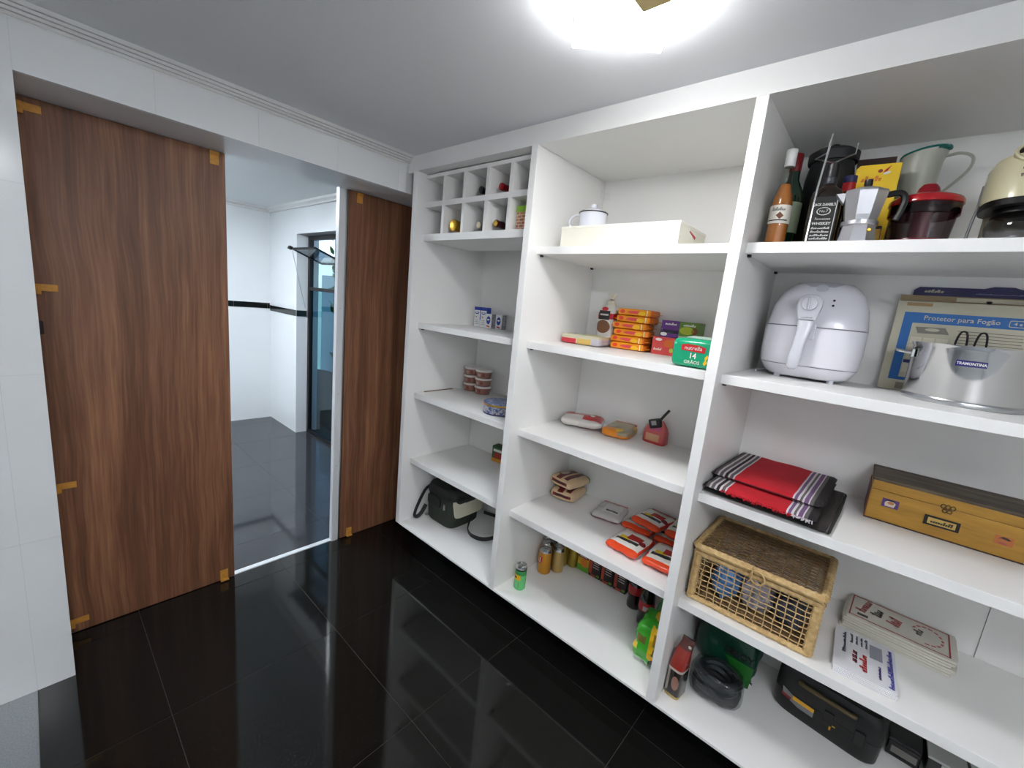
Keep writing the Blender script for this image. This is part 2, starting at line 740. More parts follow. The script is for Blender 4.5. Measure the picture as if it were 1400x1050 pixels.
# wall with the wide opening: grout bed with tiles
bm = bmesh.new()
box(bm, XL0, -1.3805, 0.0012, 0.30, 0, CEIL)
box(bm, -1.3805, XR0, 0.0012, 0.30, SOFF + 0.0005, CEIL + 0.08)
wall_front = struct('wall_front', bm, GROUT_W)


def wall_tile(x0, x1, z0, z1):
    g = 0.00045
    obj('tile', Bx(x0 + g, x1 - g, 0.0, 0.009, z0 + (g if z0 > 0 else 0), z1 - g), TILE_W, wall_front)


zs = [0.0, 0.59, 1.182, 1.782, 2.262]
xs = [XL0, -2.46, -2.13, -1.80, -1.476, -1.379]
for xa, xb in zip(xs, xs[1:]):
    for za, zb in zip(zs, zs[1:]):
        wall_tile(xa, xb, za, zb)
hx = [-1.379, -1.051, -0.722, -0.388, -0.061, -0.012]
for xa, xb in zip(hx, hx[1:]):
    wall_tile(xa, xb, SOFF, 2.262)
# soffit and reveal skins (painted)
obj('soffit_lining', Bx(-1.379, XR0, 0.009, 0.30, SOFF, SOFF + 0.012), ALU_W, wall_front)
obj('reveal_lining', Bx(-1.3905, -1.379, 0.009, 0.268, 0, SOFF), TILE_W, wall_front)

# stepped crown moulding on the door wall
cd = Vector((-0.05, CEIL - 2.240)).normalized()          # slope of the cove, away from the wall
cn = Vector((cd.y, -cd.x)) * -1.0                        # into the moulding
cl_ = math.hypot(0.05, CEIL - 2.240)
prof = [(0.0, 2.238)]
for g in (0.002, 0.0165, 0.031, 0.0455):
    for t_, dep in ((g, 0), (g, 0.008), (g + 0.0042, 0.008), (g + 0.0042, 0)):
        q = Vector((0, 2.240)) + cd * t_ - cn * dep
        prof.append((min(q.x, -0.0001), q.y))
prof += [(-0.05, CEIL - 0.0005), (-0.05, CEIL), (0.0, CEIL)]
struct('trim_1', Prism(prof, XL0, -0.0005, 'x'), CROWN)
# threshold strip and white aluminium jamb
struct('trim_2', Bx(-0.775, -0.19, 0.283, 0.314, -0.008, 0.004), ALU_W, bevel=0.001)
jamb = struct('trim_3', Bx(-0.243, -0.205, 0.272, 0.305, 0.0, SOFF), ALU_W)
obj('channel', Bx(-0.205, -0.192, 0.280, 0.300, 0.0, SOFF), BRUSH, jamb)
for z in (0.5, 0.95, 1.45):
    obj('screw', xf(Lathe([(0.0035, 0), (0.0035, 0.001), (0, 0.0016)], 10), tr(-0.224, 0.272, z) @ rot('X', 90)), BRUSH, jamb)


def clip(parent, x0, x1, z0, z1, end):
    """folded orange tape clip at the panel's edge"""
    bm = bmesh.new()
    y0, y1 = YD - 0.005, YD - 0.0005
    box(bm, x0, x1, y0, y1, z0, z1)
    if end == 'l':
        box(bm, x0, x0 + 0.015, YD - 0.014, y1, z0 - 0.012, z1)
    elif end == 't':
        box(bm, x0, x1, YD - 0.012, y1, z1 - 0.014, z1)
    else:
        box(bm, x0, x1, YD - 0.02, y1, z0, z0 + 0.006)
    obj('clip', bm, ORANGE_CLIP, parent, bevel=0.0012, seg=1)


door1 = struct('door_1', Bx(-1.3785, -0.772, YD, YD + 0.02, 0.004, SOFF - 0.002), WOOD, bevel=0.0015)
for z0, z1 in ((2.052, 2.078), (1.445, 1.470), (0.662, 0.688), (0.044, 0.070)):
    clip(door1, -1.378, -1.320, z0, z1, 'l')
clip(door1, -0.830, -0.796, 2.040, 2.095, 't')
clip(door1, -0.838, -0.802, 0.006, 0.062, 'b')
obj('latch_edge', Bx(-1.3785, -1.366, YD - 0.006, YD - 0.0003, 1.285, 1.335), M('latch_dark', (40, 28, 22), 0.5), door1, bevel=0.002)
door2 = struct('door_2', Bx(-0.190, XR0, YD, YD + 0.02, 0.004, SOFF - 0.002), WOOD, bevel=0.0015)
clip(door2, -0.146, -0.112, 2.040, 2.092, 't')
clip(door2, -0.152, -0.116, 0.006, 0.060, 'b')
struct('wall_partition', Bx(XL0, -0.79, YD + 0.021, 0.30, 0, SOFF), PLASTER_W)

# ------------------------------------------------ far room seen through the opening
struct('wall_far', Bx(-2.7, FX + 0.4, FY, FY + 0.1, 0, 2.40), TILE_W)
struct('ceiling_far', Bx(-2.7, 0.75, 0.30, FY + 0.1, 2.335, 2.40), PLASTER_W)
bm = bmesh.new()
box(bm, FX, FX + 0.22, 2.45, FY, 0, 2.335)
box(bm, FX, FX + 0.22, 0.30, 2.45, 2.046, 2.335)
box(bm, FX, FX + 0.22, 0.30, 0.62, 0, 2.046)
struct('wall_far_right', bm, TILE_W)
struct('wall_far_left', Bx(-2.8, -2.6, 0.30, FY, 0, 2.40), TILE_W)
# crown moulding of the far room
bm = bmesh.new()
p2 = [(0.0, 2.285), (-0.02, 2.285), (-0.02, 2.30), (-0.045, 2.315), (-0.045, 2.335), (0, 2.335)]
prism(bm, [(FY + a, b) for a, b in p2], -2.6, FX, 'x')
struct('trim_4', bm, CROWN)
bm = bmesh.new()
prism(bm, [(FX + a, b) for a, b in p2], 0.30, FY - 0.03, 'y')
struct('trim_5', bm, CROWN)
# black tile band
BAND = M('black_band_tile', (12, 12, 13), 0.12)
band = struct('trim_6', Bx(-2.6, FX, FY - 0.002, FY, 1.262, 1.324), GROUT_W)
x = -2.6
while x < FX - 0.01:
    x1 = min(x + 0.33, FX - 0.006)
    obj('tile', Bx(x + 0.001, x1 - 0.001, FY - 0.006, FY - 0.002, 1.263, 1.323), BAND, band)
    x += 0.33
band2 = struct('trim_7', Bx(FX - 0.002, FX, 2.452, FY - 0.006, 1.24, 1.302), GROUT_W)
for y0, y1 in ((2.452, 2.60), (2.60, 2.87), (2.87, FY - 0.007)):
    obj('tile', Bx(FX - 0.006, FX - 0.002, y0 + 0.001, y1 - 0.001, 1.241, 1.301), BAND, band2)
obj('tile', Bx(FX, FX + 0.10, 2.445, 2.4495, 1.241, 1.301), BAND, band2)

# window of the far room
win = bpy.data.objects.new('window_1', None)
COL.objects.link(win)
win['kind'] = 'structure'
WX = 0.51
PANE_LO = glass('teal_tinted_glass', (168, 204, 214), 0.10)
PANE_UP = glass('clear_window_glass', (228, 240, 240), 0.08)
for nm, a in (('frame_stile', (WX, WX + 0.04, 2.405, 2.449, 0.0, 2.045)), ('frame_stile', (WX, WX + 0.04, 1.795, 1.875, 0.0, 2.045)),
              ('frame_stile', (WX, WX + 0.04, 0.62, 0.66, 0.0, 2.045)), ('frame_rail', (WX, WX + 0.04, 0.66, 2.405, 2.005, 2.045)),
              ('transom', (WX, WX + 0.04, 0.66, 2.405, 1.512, 1.546)), ('frame_rail', (WX, WX + 0.04, 0.66, 2.405, 0.0, 0.03))):
    obj(nm, Bx(*a), BLACKM, win, bevel=0.002)
obj('pane', Bx(WX + 0.018, WX + 0.023, 1.875, 2.405, 0.03, 1.512), PANE_LO, win)
obj('pane', Bx(WX + 0.018, WX + 0.023, 0.66, 1.795, 0.03, 1.512), PANE_LO, win)
obj('pane', Bx(WX + 0.018, WX + 0.023, 0.66, 1.795, 1.546, 2.005), PANE_UP, win)
obj('pane', Bx(WX + 0.018, WX + 0.023, 1.875, 2.405, 1.546, 1.80), PANE_UP, win)
# tilted hopper sash
sash = obj('hopper_sash', Bx(-0.19, 0.13, 1.885, 1.90, -0.008, 0.008), BLACKM, win)
sash.location = (WX, 0, 1.832)
sash.rotation_euler = (0, math.radians(20), 0)
for a in ((-0.19, 0.13, 2.385, 2.40, -0.008, 0.008), (-0.19, -0.172, 1.90, 2.385, -0.008, 0.008), (0.112, 0.13, 1.90, 2.385, -0.008, 0.008)):
    obj('sash_rail', Bx(*a), BLACKM, sash)
obj('sash_pane', Bx(-0.172, 0.112, 1.90, 2.385, -0.002, 0.002), glass('grey_sash_glass', (186, 198, 204), 0.16), sash)
obj('sash_handle', Bx(-0.215, -0.185, 2.385, 2.43, -0.014, 0.016), BLACK, sash)
obj('stay_rod', Tube([(WX - 0.175, 2.39, 1.88), (WX - 0.10, 2.42, 1.60), (WX - 0.03, 2.43, 1.33)], 0.003), BRUSH, win)

# small garden outside the window
GW = M('garden_wall_render', (178, 196, 204), 0.9, bump=0.2, bscale=20)
struct('wall_garden', Bx(1.9, 2.0, 0.3, 5.2, 0, 1.75), GW)
tag(obj('garden_bed', xf(soft(1.15, 4.4, 0.22, 8, 0.01, 3, res=9, fscale=5), tr(1.27, 2.8, -0.001)), M('dark_soil', (34, 32, 28), 0.9, bump=0.8, bscale=30)),
    'dark planted soil bed outside the far window', 'soil')
STEM = M('vine_stem', (70, 82, 40), 0.7)
LEAF = M('vine_leaf', (74, 120, 44), 0.5, var=0.3, vscale=30)
rnd = random.Random(4)
leaf_bm = Prism([(0, -0.03), (0.016, -0.008), (0.012, 0.02), (0, 0.045), (-0.012, 0.02), (-0.016, -0.008)], -0.0008, 0.0008, 'z')
leaf_me = bpy.data.meshes.new('leaf')
leaf_bm.to_mesh(leaf_me)
leaf_bm.free()
leaf_me.materials.append(LEAF)
for gi, (gxp, gyp, lab) in enumerate([(1.0, 2.75, 'thin climbing vine close behind the far window glass'), (1.35, 3.35, 'leafy climbing vine against the garden wall')]):
    t = thing('garden_vine', lab, 'plant', (gxp, gyp, 0.238), 0, 'vines in the garden')
    for s in range(3):
        pts = [(0.05 * s - 0.05 + 0.04 * math.sin(z * 5 + s * 2), 0.1 * (s - 1) + 0.05 * math.cos(z * 4 + s), z) for z in [i * 0.14 for i in range(15)]]
        obj('stem', Tube(pts, 0.012, 5), STEM, t)
        for p in pts[3:]:
            for q in range(3):
                l = bpy.data.objects.new('leaf', leaf_me)
                COL.objects.link(l)
                l.parent = t
                l.location = Vector(p) + Vector((rnd.uniform(-.05, .05), rnd.uniform(-.07, .07), rnd.uniform(-.06, .06)))
                l.rotation_euler = (rnd.uniform(0.4, 2.2), rnd.uniform(-0.6, 0.6), rnd.uniform(0, 6.28))
                k = rnd.uniform(0.8, 1.5)
                l.scale = (k, k, k)

# ceiling lamp, plus two unseen fill lamps added for brightness: square frosted glass plate under a white base
GLOW = M('lit_frosted_glass', (255, 255, 255), 0.4, emis=(250, 250, 252), estr=LAMP_STRENGTH)
GLOW2 = M('far_fill_glow', (255, 255, 255), 0.4, emis=(236, 246, 255), estr=FAR_FILL_STRENGTH)


def ceiling_lamp(name, label, x, y, zc, side, drop, deg, glow, cap=None, tray=1.0, deep=0.030, rim=None):
    t = thing(name, label, 'lamp', (x, y, zc), deg)
    s = side / 2
    obj('base_box', Bx(-0.06, 0.06, -0.06, 0.06, -0.022, 0), M('lamp_base_white', (235, 235, 232), 0.5), t, bevel=0.003)
    obj('glass_plate', Bx(-s, s, -s, s, -drop, -drop + 0.003), glow, t)
    bm = bmesh.new()
    for a in ((-s, s, -s, -s + 0.004), (-s, s, s - 0.004, s), (-s, -s + 0.004, -s + 0.004, s - 0.004), (s - 0.004, s, -s + 0.004, s - 0.004)):
        box(bm, a[0], a[1], a[2], a[3], -drop + 0.003, -drop + deep)
    obj('added_glow_rim', bm, rim or glow, t)  # glowing sides added to the plate to throw light sideways
    obj('stem', Lathe([(0.012, -drop + deep + 0.002), (0.012, -0.021)], 12), BRUSH, t)
    obj('added_light_shield', Bx(-s * tray, s * tray, -s * tray, s * tray, -drop + deep, -drop + deep + 0.003), M('lamp_base_white', (235, 235, 232), 0.5), t)  # opaque sheet added above the plate to cut the upward light
    if cap:
        c = Matrix.Rotation(math.radians(-deg), 4, 'Z') @ Vector((cap[0] - x, cap[1] - y, 0))
        obj('cream_cap', xf(Bx(-0.032, 0.032, -0.032, 0.032, -drop - 0.010, -drop - 0.0002), tr(c.x, c.y, 0) @ rot('Z', -deg)), M('cream_cap', (222, 196, 130), 0.5), t, bevel=0.002)
    return t


ceiling_lamp('ceiling_lamp', 'lit square frosted glass ceiling lamp with small cream cap', -0.45, -1.49, CEIL, 0.222, 0.058, -53, GLOW, (-0.497, -1.577), rim=M('added_rim_glow', (255, 255, 255), 0.4, emis=(250, 250, 252), estr=ADDED_RIM_STRENGTH))
ceiling_lamp('ceiling_lamp', 'unseen square fill lamp added in the room beyond the opening', -1.1, 1.75, 2.335, 0.5, 0.06, 0, GLOW2)  # out of view, added to brighten the far room
GLOW3 = M('rear_fill_glow', (255, 255, 255), 0.4, emis=(246, 249, 255), estr=REAR_FILL_STRENGTH)
ceiling_lamp('ceiling_lamp', 'large unseen square fill lamp added behind the viewer', -1.75, -2.85, CEIL, 0.6, 0.09, 0, GLOW3, deep=0.06)  # out of view, added to lift the pantry's overall brightness

# ================================================================== SHELVING UNIT
unit = thing('shelving_unit', 'tall white laminate shelving unit built in along the right wall', 'shelving', (0, 0, 0))
UB, UT = 0.205, 2.204            # bottom board top, underside of top board
YL, Y1A, Y1B, Y2A, Y2B, YR = -0.048, -0.856, -0.890, -1.672, -1.705, -3.30
D = 0.539
obj('side_panel', Bx(0, D, YL - 0.033, YL, 0.196, UT), WHITE, unit, bevel=0.001, seg=1)
obj('divider', Bx(0, D, Y1B, Y1A, UB, UT), WHITE, unit, bevel=0.001, seg=1)
obj('divider', Bx(0, D, Y2B, Y2A, UB, UT), WHITE, unit, bevel=0.001, seg=1)
obj('side_panel', Bx(0, D, YR - 0.033, YR, 0.196, UT), WHITE, unit, bevel=0.001, seg=1)
obj('top_board', Bx(0.0, D, YR - 0.033, YL, UT, UT + 0.018), WHITE, unit)
obj('fascia', Bx(0.0, 0.02, YR - 0.033, -0.001, UT + 0.018, CEIL), WHITE, unit)
obj('fascia_return', Bx(0.0, 0.02, YL, -0.001, UT - 0.004, UT + 0.018), WHITE, unit)
obj('bottom_board', Bx(0.0, D, YR, YL - 0.033, 0.196, UB), WHITE, unit)
obj('plinth', Bx(0.15, 0.17, YR, YL - 0.01, 0, 0.196), PLINTH, unit)
for y0, y1 in ((YL - 0.033, Y1A), (Y1B, Y2A), (Y2B, -2.4795), (-2.4815, YR)):
    obj('back_panel', Bx(D, D + 0.005, y1, y0, 0.196, UT), WHITE, unit)
SH = [0.603, 1.008, 1.415, 1.820]
SX = 0.060
for y0, y1, zz in ((YL - 0.033, Y1A, SH[:3]), (Y1B, Y2A, SH), (Y2B, YR, SH)):
    for z in zz:
        obj('shelf', Bx(SX, D, y1, y0, z - 0.031, z), WHITE, unit, bevel=0.001, seg=1)
        for ys, sg in ((y0, -1), (y1, 1)):
            for xs_ in (0.085, 0.50):
                obj('shelf_support', Bx(xs_, xs_ + 0.012, min(ys, ys + sg * 0.010), max(ys, ys + sg * 0.010), z - 0.039, z - 0.0312), BLACKM, unit)
bm = bmesh.new()
box(bm, D - 0.002, D, -0.925, -0.895, 2.12, 2.155)
box(bm, D - 0.034, D, Y1B - 0.004, Y1B, 2.125, 2.16)
obj('corner_bracket', bm, WHITE_EDGE, unit, bevel=0.001, seg=1)
for y, z in ((-2.30, 0.855), (-2.305, 0.853)):
    obj('screw_hole', xf(Lathe([(0.005, 0), (0.005, 0.0012), (0, 0.0014)], 10), tr(D, y, z) @ rot('Y', -90)), BLACKM, unit)

# wine rack slid into the first bay
rack = thing('wine_rack', 'white ten-compartment wine rack in the top of the bay by the door', 'wine rack', (0, 0, 0))
RX0, RX1, RY0, RY1 = 0.062, 0.40, YL - 0.0335, Y1A + 0.0005
obj('bottom_board', Bx(RX0, RX1, RY1, RY0, 1.862, 1.897), WHITE, rack)
obj('middle_board', Bx(RX0, RX1, RY1, RY0, 2.035, 2.061), WHITE, rack)
obj('top_board', Bx(RX0, RX1, RY1, RY0, 2.181, 2.199), WHITE, rack)
obj('back_board', Bx(RX1, RX1 + 0.005, RY1, RY0, 1.862, 2.199), WHITE, rack)
for yc in (-0.234, -0.390, -0.550, -0.700):
    obj('partition', Bx(RX0, RX1, yc - 0.010, yc + 0.010, 1.897, 2.035), WHITE, rack)
    obj('partition', Bx(RX0, RX1, yc - 0.010, yc + 0.010, 2.061, 2.181), WHITE, rack)

# ================================================================== THINGS IN THE FIRST BAY
DGREEN = M('dark_bottle_glass', (14, 22, 16), 0.08, coat=0.5)


def wine_bottle(label, y, z, xh, foil, foil_label, cap, r=0.037, neck=0.0148, L=0.29):
    """lying with its neck to the room; local z is the bottle's axis"""
    t = thing('wine_bottle', label, 'bottle', (xh + L, y, z + r), 0, 'bottles in the wine rack')
    R = rot('Y', -90)
    nl = 0.085
    obj('glass_body', xf(Lathe([(0, 0.006), (r * 0.8, 0), (r, 0.008), (r, L - 0.135), (r * 0.88, L - 0.115), (neck, L - nl), (neck, L - nl + 0.02)], 20), R), DGREEN, t, smooth=True)
    f = obj('foil_capsule', xf(Lathe([(neck * 1.02, L - nl + 0.018), (neck * 1.06, L - 0.012), (neck * 1.14, L - 0.010), (neck * 1.12, L - 0.0015), (neck * 0.95, L)], 18), R), foil, t, smooth=True)
    f['label'] = foil_label
    if cap is not None:
        obj('capsule_top', xf(Lathe([(neck * 0.93, L - 0.0002), (neck * 0.9, L + 0.0012), (0, L + 0.0014)], 18), R), cap, t, smooth=True)
    return t


GOLD = M('gold_foil', (206, 160, 58), 0.28, metal=0.9)
wine_bottle('lying wine bottle with black capsule in the upper rack row', -0.470, 2.0612, 0.095, M('black_foil', (18, 18, 20), 0.4), 'black capsule', None)
wine_bottle('lying wine bottle with red capsule in the upper rack row', -0.612, 2.0612, 0.090, M('red_foil', (150, 16, 26), 0.3, metal=0.3), 'red capsule', None)
wine_bottle('lying sparkling wine bottle with bulging gold foil head', -0.300, 1.8972, 0.080, GOLD, 'gold foil', None, r=0.042, neck=0.026)
wine_bottle('lying wine bottle showing a pale round cork end', -0.476, 1.8972, 0.095, M('pale_foil', (170, 166, 150), 0.5), 'pale capsule', M('cork_end', (222, 206, 176), 0.7))
wine_bottle('lying wine bottle with dark burgundy capsule and gold end', -0.602, 1.8972, 0.085, M('burgundy_foil', (58, 14, 20), 0.35), 'burgundy capsule', GOLD)

# patterned box with green lid in the last compartment
t = shelf_thing('patterned_box', 'small brick-patterned box with lime green lid in the wine rack', 'box', 0.155, -0.777, 1.8972, 0)
m, nt, pb = newmat('brick_pattern_card')
br = nt.nodes.new('ShaderNodeTexBrick')
br.inputs['Color1'].default_value = srgb(196, 138, 104)
br.inputs['Color2'].default_value = srgb(176, 112, 84)
br.inputs['Mortar'].default_value = srgb(232, 214, 190)
br.inputs['Scale'].default_value = 18
br.inputs['Mortar Size'].default_value = 0.03
tcn = nt.nodes.new('ShaderNodeTexCoord')
mpn = nt.nodes.new('ShaderNodeMapping')
mpn.inputs['Rotation'].default_value = (PI / 2, 0, 0)
nt.links.new(tcn.outputs['Object'], mpn.inputs[0])
nt.links.new(mpn.outputs[0], br.inputs['Vector'])
nt.links.new(br.outputs['Color'], pb.inputs['Base Color'])
obj('body', Bx(-0.058, 0.058, -0.055, 0.055, 0, 0.088), m, t)
l = obj('lid', Bx(-0.06, 0.06, -0.057, 0.057, 0.082, 0.108), M('lime_card', (138, 190, 48), 0.5), t)

# small milk cartons
Z1 = 1.4152


def carton(label, x, y, w, d, h, tall, group):
    t = shelf_thing('milk_carton', label, 'carton', x, y, Z1, 4, group)
    obj('body', Bx(-w / 2, w / 2, -d / 2, d / 2, 0, h), M('carton_white', (226, 228, 230), 0.4), t, bevel=0.0008, seg=1)
    bl = M('carton_blue', (34, 60, 158), 0.4)
    if tall:
        plate(t, 'blue_band', 'r', w, h * 0.17, bl, at=(0, -d / 2, h * 0.915))
        plate(t, 'brand_oval', 'e', w * 0.7, h * 0.14, bl, at=(0, -d / 2 - 0.0006, h * 0.70))
        plate(t, 'brand_oval_white', 'e', w * 0.5, h * 0.06, PAPER, at=(0, -d / 2 - 0.0012, h * 0.71))
        plate(t, 'red_mark', [(-w * .2, 0.006), (0, -0.008), (w * .12, 0.003), (0, 0)], 0, 0, RED, at=(-w * .1, -d / 2, h * 0.5))
        for k in range(3):
            plate(t, 'print_line', 'r', w * 0.55, 0.003, M('grey_ink', (150, 152, 160), 0.5), at=(0, -d / 2, h * (0.14 + 0.09 * k)))
        obj('side_print', Bx(w / 2, w / 2 + 0.0006, -d / 2, d / 2, h * 0.35, h), bl, t)
    else:
        plate(t, 'blue_disc', 'e', w * 0.62, h * 0.56, bl, at=(0, -d / 2, h * 0.56))
        plate(t, 'white_script', 'e', w * 0.4, h * 0.12, PAPER, at=(0, -d / 2 - 0.0006, h * 0.6))
        plate(t, 'red_mark', 'r', w * 0.5, h * 0.08, RED, at=(0, -d / 2, h * 0.14), spin=-12)
        obj('side_print', Bx(w / 2, w / 2 + 0.0006, -d / 2, d / 2, 0, h), M('carton_side', (150, 150, 158), 0.5, var=0.5, vscale=90), t)


carton('tall white and blue milk carton, left of the pair', 0.470, -0.146, 0.047, 0.040, 0.120, True, 'milk cartons')
carton('tall white and blue milk carton, right of the pair', 0.475, -0.197, 0.047, 0.040, 0.120, True, 'milk cartons')
carton('short milk carton with round blue badge beside the tall cartons', 0.450, -0.268, 0.050, 0.040, 0.085, False, 'milk cartons')
carton('short milk carton half turned away, nearest the divider', 0.480, -0.325, 0.050, 0.040, 0.085, False, 'milk cartons')

# stacked plastic tubs
Z2 = 1.0082
TUB = printed('tub_print', (150, 106, 94), [('r', 'xz', 0.25, 0.45, 0.2, 0.7, (180, 148, 136)), ('r', 'xz', 0.55, 0.72, 0.25, 0.8, (128, 66, 56)), ('r', 'xz', 0, 1, 0.0, 0.1, (110, 78, 66))], 0.35)
LID = M('tub_lid_white', (226, 222, 218), 0.35)
pos = {'left': (0.445, -0.152), 'right': (0.440, -0.262)}
for side, (x, y) in pos.items():
    for k, lev in enumerate(('bottom', 'middle', 'top')):
        t = shelf_thing('plastic_tub', f'round pink-brown tub with white lid, {lev} of the {side} stack', 'tub', x, y, Z2 + k * 0.0505, 12 * k, 'stacked tubs')
        obj('body', Lathe([(0.0, 0.001), (0.043, 0), (0.050, 0.040), (0.0, 0.040)], 28), TUB, t, smooth=True)
        obj('lid', Lathe([(0.0515, 0.0385), (0.053, 0.039), (0.053, 0.048), (0.051, 0.0502), (0.047, 0.0500), (0.046, 0.0485), (0, 0.0485)], 28, cap=False), LID, t, smooth=True)

# round biscuit tin
t = shelf_thing('biscuit_tin', 'round blue decorated tin with gold rim beside the divider', 'tin', 0.195, -0.640, Z2, 20)
TIN = ramp_noise('tin_print', [(0.32, (34, 42, 78)), (0.45, (84, 98, 140)), (0.53, (180, 180, 186)), (0.6, (120, 84, 76)), (0.7, (44, 56, 48))], 46, (1, 1, 1.6), 0.3)
TIN2 = ramp_noise('tin_lid_print', [(0.3, (48, 62, 108)), (0.5, (100, 114, 152)), (0.7, (176, 178, 186))], 40, (1, 1, 1), 0.3)
obj('body', Lathe([(0, 0.001), (0.083, 0), (0.084, 0.003), (0.084, 0.044), (0, 0.044)], 36), TIN, t, smooth=True)
obj('base_ring', Lathe([(0.084, 0.0005), (0.0855, 0.001), (0.0855, 0.006), (0.084, 0.007)], 36, cap=False), M('tin_dark_blue', (40, 48, 96), 0.3), t, smooth=True)
l = obj('lid', Lathe([(0.0845, 0.043), (0.086, 0.045), (0.086, 0.057), (0.083, 0.060), (0.0, 0.0615)], 36), TIN2, t, smooth=True)
obj('gold_rim', Lathe([(0.0862, 0.0455), (0.0878, 0.047), (0.0878, 0.053), (0.0862, 0.0545)], 36, cap=False), GOLD, l, smooth=True)

t = thing('wooden_stick', 'thin brown wooden stick lying on the second shelf of the door bay', 'stick', (0.23, -0.092, Z2 + 0.0032), 0)
obj('rod', Tube([(-0.108, -0.001, 0), (0, 0.0, 0.0), (0.106, 0.004, 0)], 0.003, 6), M('stick_wood', (132, 112, 86), 0.7), t)
obj('tip', Tube([(0.1062, 0.004, 0), (0.118, 0.0045, 0)], 0.0022, 6), M('stick_tip', (60, 50, 44), 0.6), t)

# small green and red box on the third shelf
Z3 = 0.6032
t = shelf_thing('tea_box', 'small green, red and yellow carton alone on its shelf', 'box', 0.485, -0.430, Z3, 6)
obj('body', Bx(-0.05, 0.05, -0.03, 0.03, 0, 0.098), M('box_green', (46, 96, 52), 0.45), t, bevel=0.0008, seg=1)
plate(t, 'yellow_foot', 'r', 0.10, 0.022, M('box_amber', (216, 150, 40), 0.45), at=(0, -0.03, 0.011))
plate(t, 'red_picture', 'r', 0.08, 0.034, M('box_red', (170, 40, 30), 0.45), at=(0.006, -0.03, 0.042))
plate(t, 'white_band', 'r', 0.08, 0.016, PAPER, at=(0, -0.03, 0.074))
obj('lid_flap', Bx(-0.05, 0.05, -0.03, 0.03, 0.098, 0.0992), M('box_green_dark', (34, 70, 40), 0.5), t)

# insulated bag on the bottom board
Z4 = UB + 0.0004
t = thing('cooler_bag', 'dark green insulated lunch bag with black lid and pale side panel', 'bag', (0.30, -0.230, Z4), 0)
BAGF = M('bag_dark_green', (42, 50, 42), 0.75, bump=0.3, bscale=220)
BAGB = M('bag_black', (20, 20, 21), 0.55, bump=0.25, bscale=120)
secs = [(0.0, 0.118, 0.118, 4.5, 0, 0), (0.012, 0.124, 0.125, 5, 0, 0), (0.09, 0.127, 0.128, 5, 0, 0), (0.185, 0.122, 0.124, 5, 0, 0), (0.198, 0.12, 0.122, 5, 0, 0)]
obj('body', Loft(secs, 36), BAGF, t, smooth=True)
obj('lid', Loft([(0.186, 0.127, 0.130, 5, 0, 0), (0.205, 0.129, 0.132, 5, 0, 0), (0.232, 0.122, 0.122, 4, 0.004, 0.004), (0.248, 0.085, 0.085, 3, 0.01, 0.008)], 36), BAGB, t, smooth=True)
obj('zip_band', Loft([(0.176, 0.1285, 0.1305, 5, 0, 0), (0.188, 0.1285, 0.1305, 5, 0, 0)], 36, cap=False), BAGB, t, smooth=True)
obj('front_pocket', xf(soft(0.016, 0.12, 0.07, 5), tr(-0.127, 0.035, 0.10)), BAGB, t, smooth=True)
obj('buckle', Bx(-0.139, -0.130, -0.075, -0.063, 0.115, 0.15), BRUSH, t, bevel=0.002)
obj('buckle', Lathe([(0.010, 0.0), (0.013, 0.002), (0.013, 0.006), (0.010, 0.008)], 14, c=(-0.11, 0.12)), BRUSH, t)
sp = obj('side_panel', xf(soft(0.23, 0.014, 0.12, 7, 0.001, 2), tr(0.01, -0.138, 0.07) @ rot('X', -14)), M('bag_pale_panel', (206, 200, 178), 0.85, bump=0.3, bscale=60), t, smooth=True)
sp['label'] = 'pale beige side panel'
obj('handle', Tube([(-0.05, 0.118, 0.19), (-0.12, 0.124, 0.185), (-0.175, 0.126, 0.10), (-0.205, 0.122, 0.03), (-0.188, 0.112, 0.018), (-0.155, 0.115, 0.035), (-0.13, 0.11, 0.08)], 0.01, 8, flat=(0.004, 0.012)), BAGB, t, smooth=True)
obj('shoulder_strap', Tube([(0.05, -0.13, 0.05), (0.00, -0.155, 0.026), (-0.05, -0.20, 0.018), (-0.075, -0.26, 0.017), (-0.055, -0.33, 0.018), (0.02, -0.36, 0.018), (0.12, -0.35, 0.03), (0.16, -0.28, 0.05), (0.12, -0.16, 0.06)], 0.01, 8, flat=(0.004, 0.014)), BAGB, t, smooth=True)

# ================================================================== SECOND BAY, TOP SHELF
ZA = 1.8203
t = shelf_thing('long_white_box', 'long low white cardboard box with red-lined hand hole on the top shelf', 'box', 0.258, -1.2125, ZA, 0)
CARD = M('white_card', (232, 230, 214), 0.6)
obj('body', Bx(-0.2525, 0.2525, -0.132, 0.132, 0, 0.082), CARD, t)
obj('lid', Bx(-0.254, 0.254, -0.1335, 0.1335, 0.080, 0.091), M('white_card_lid', (236, 234, 222), 0.6), t, bevel=0.001, seg=1)
plate(t, 'hand_hole', 'o', 0.075, 0.022, M('hole_white', (240, 236, 226), 0.6), 'right', at=(0.2527, -0.005, 0.066))
plate(t, 'red_lining', [(-0.036, 0.006), (0.028, -0.012), (0.034, -0.002), (-0.03, 0.010)], 0, 0, RED, 'right', at=(0.2534, -0.007, 0.063))

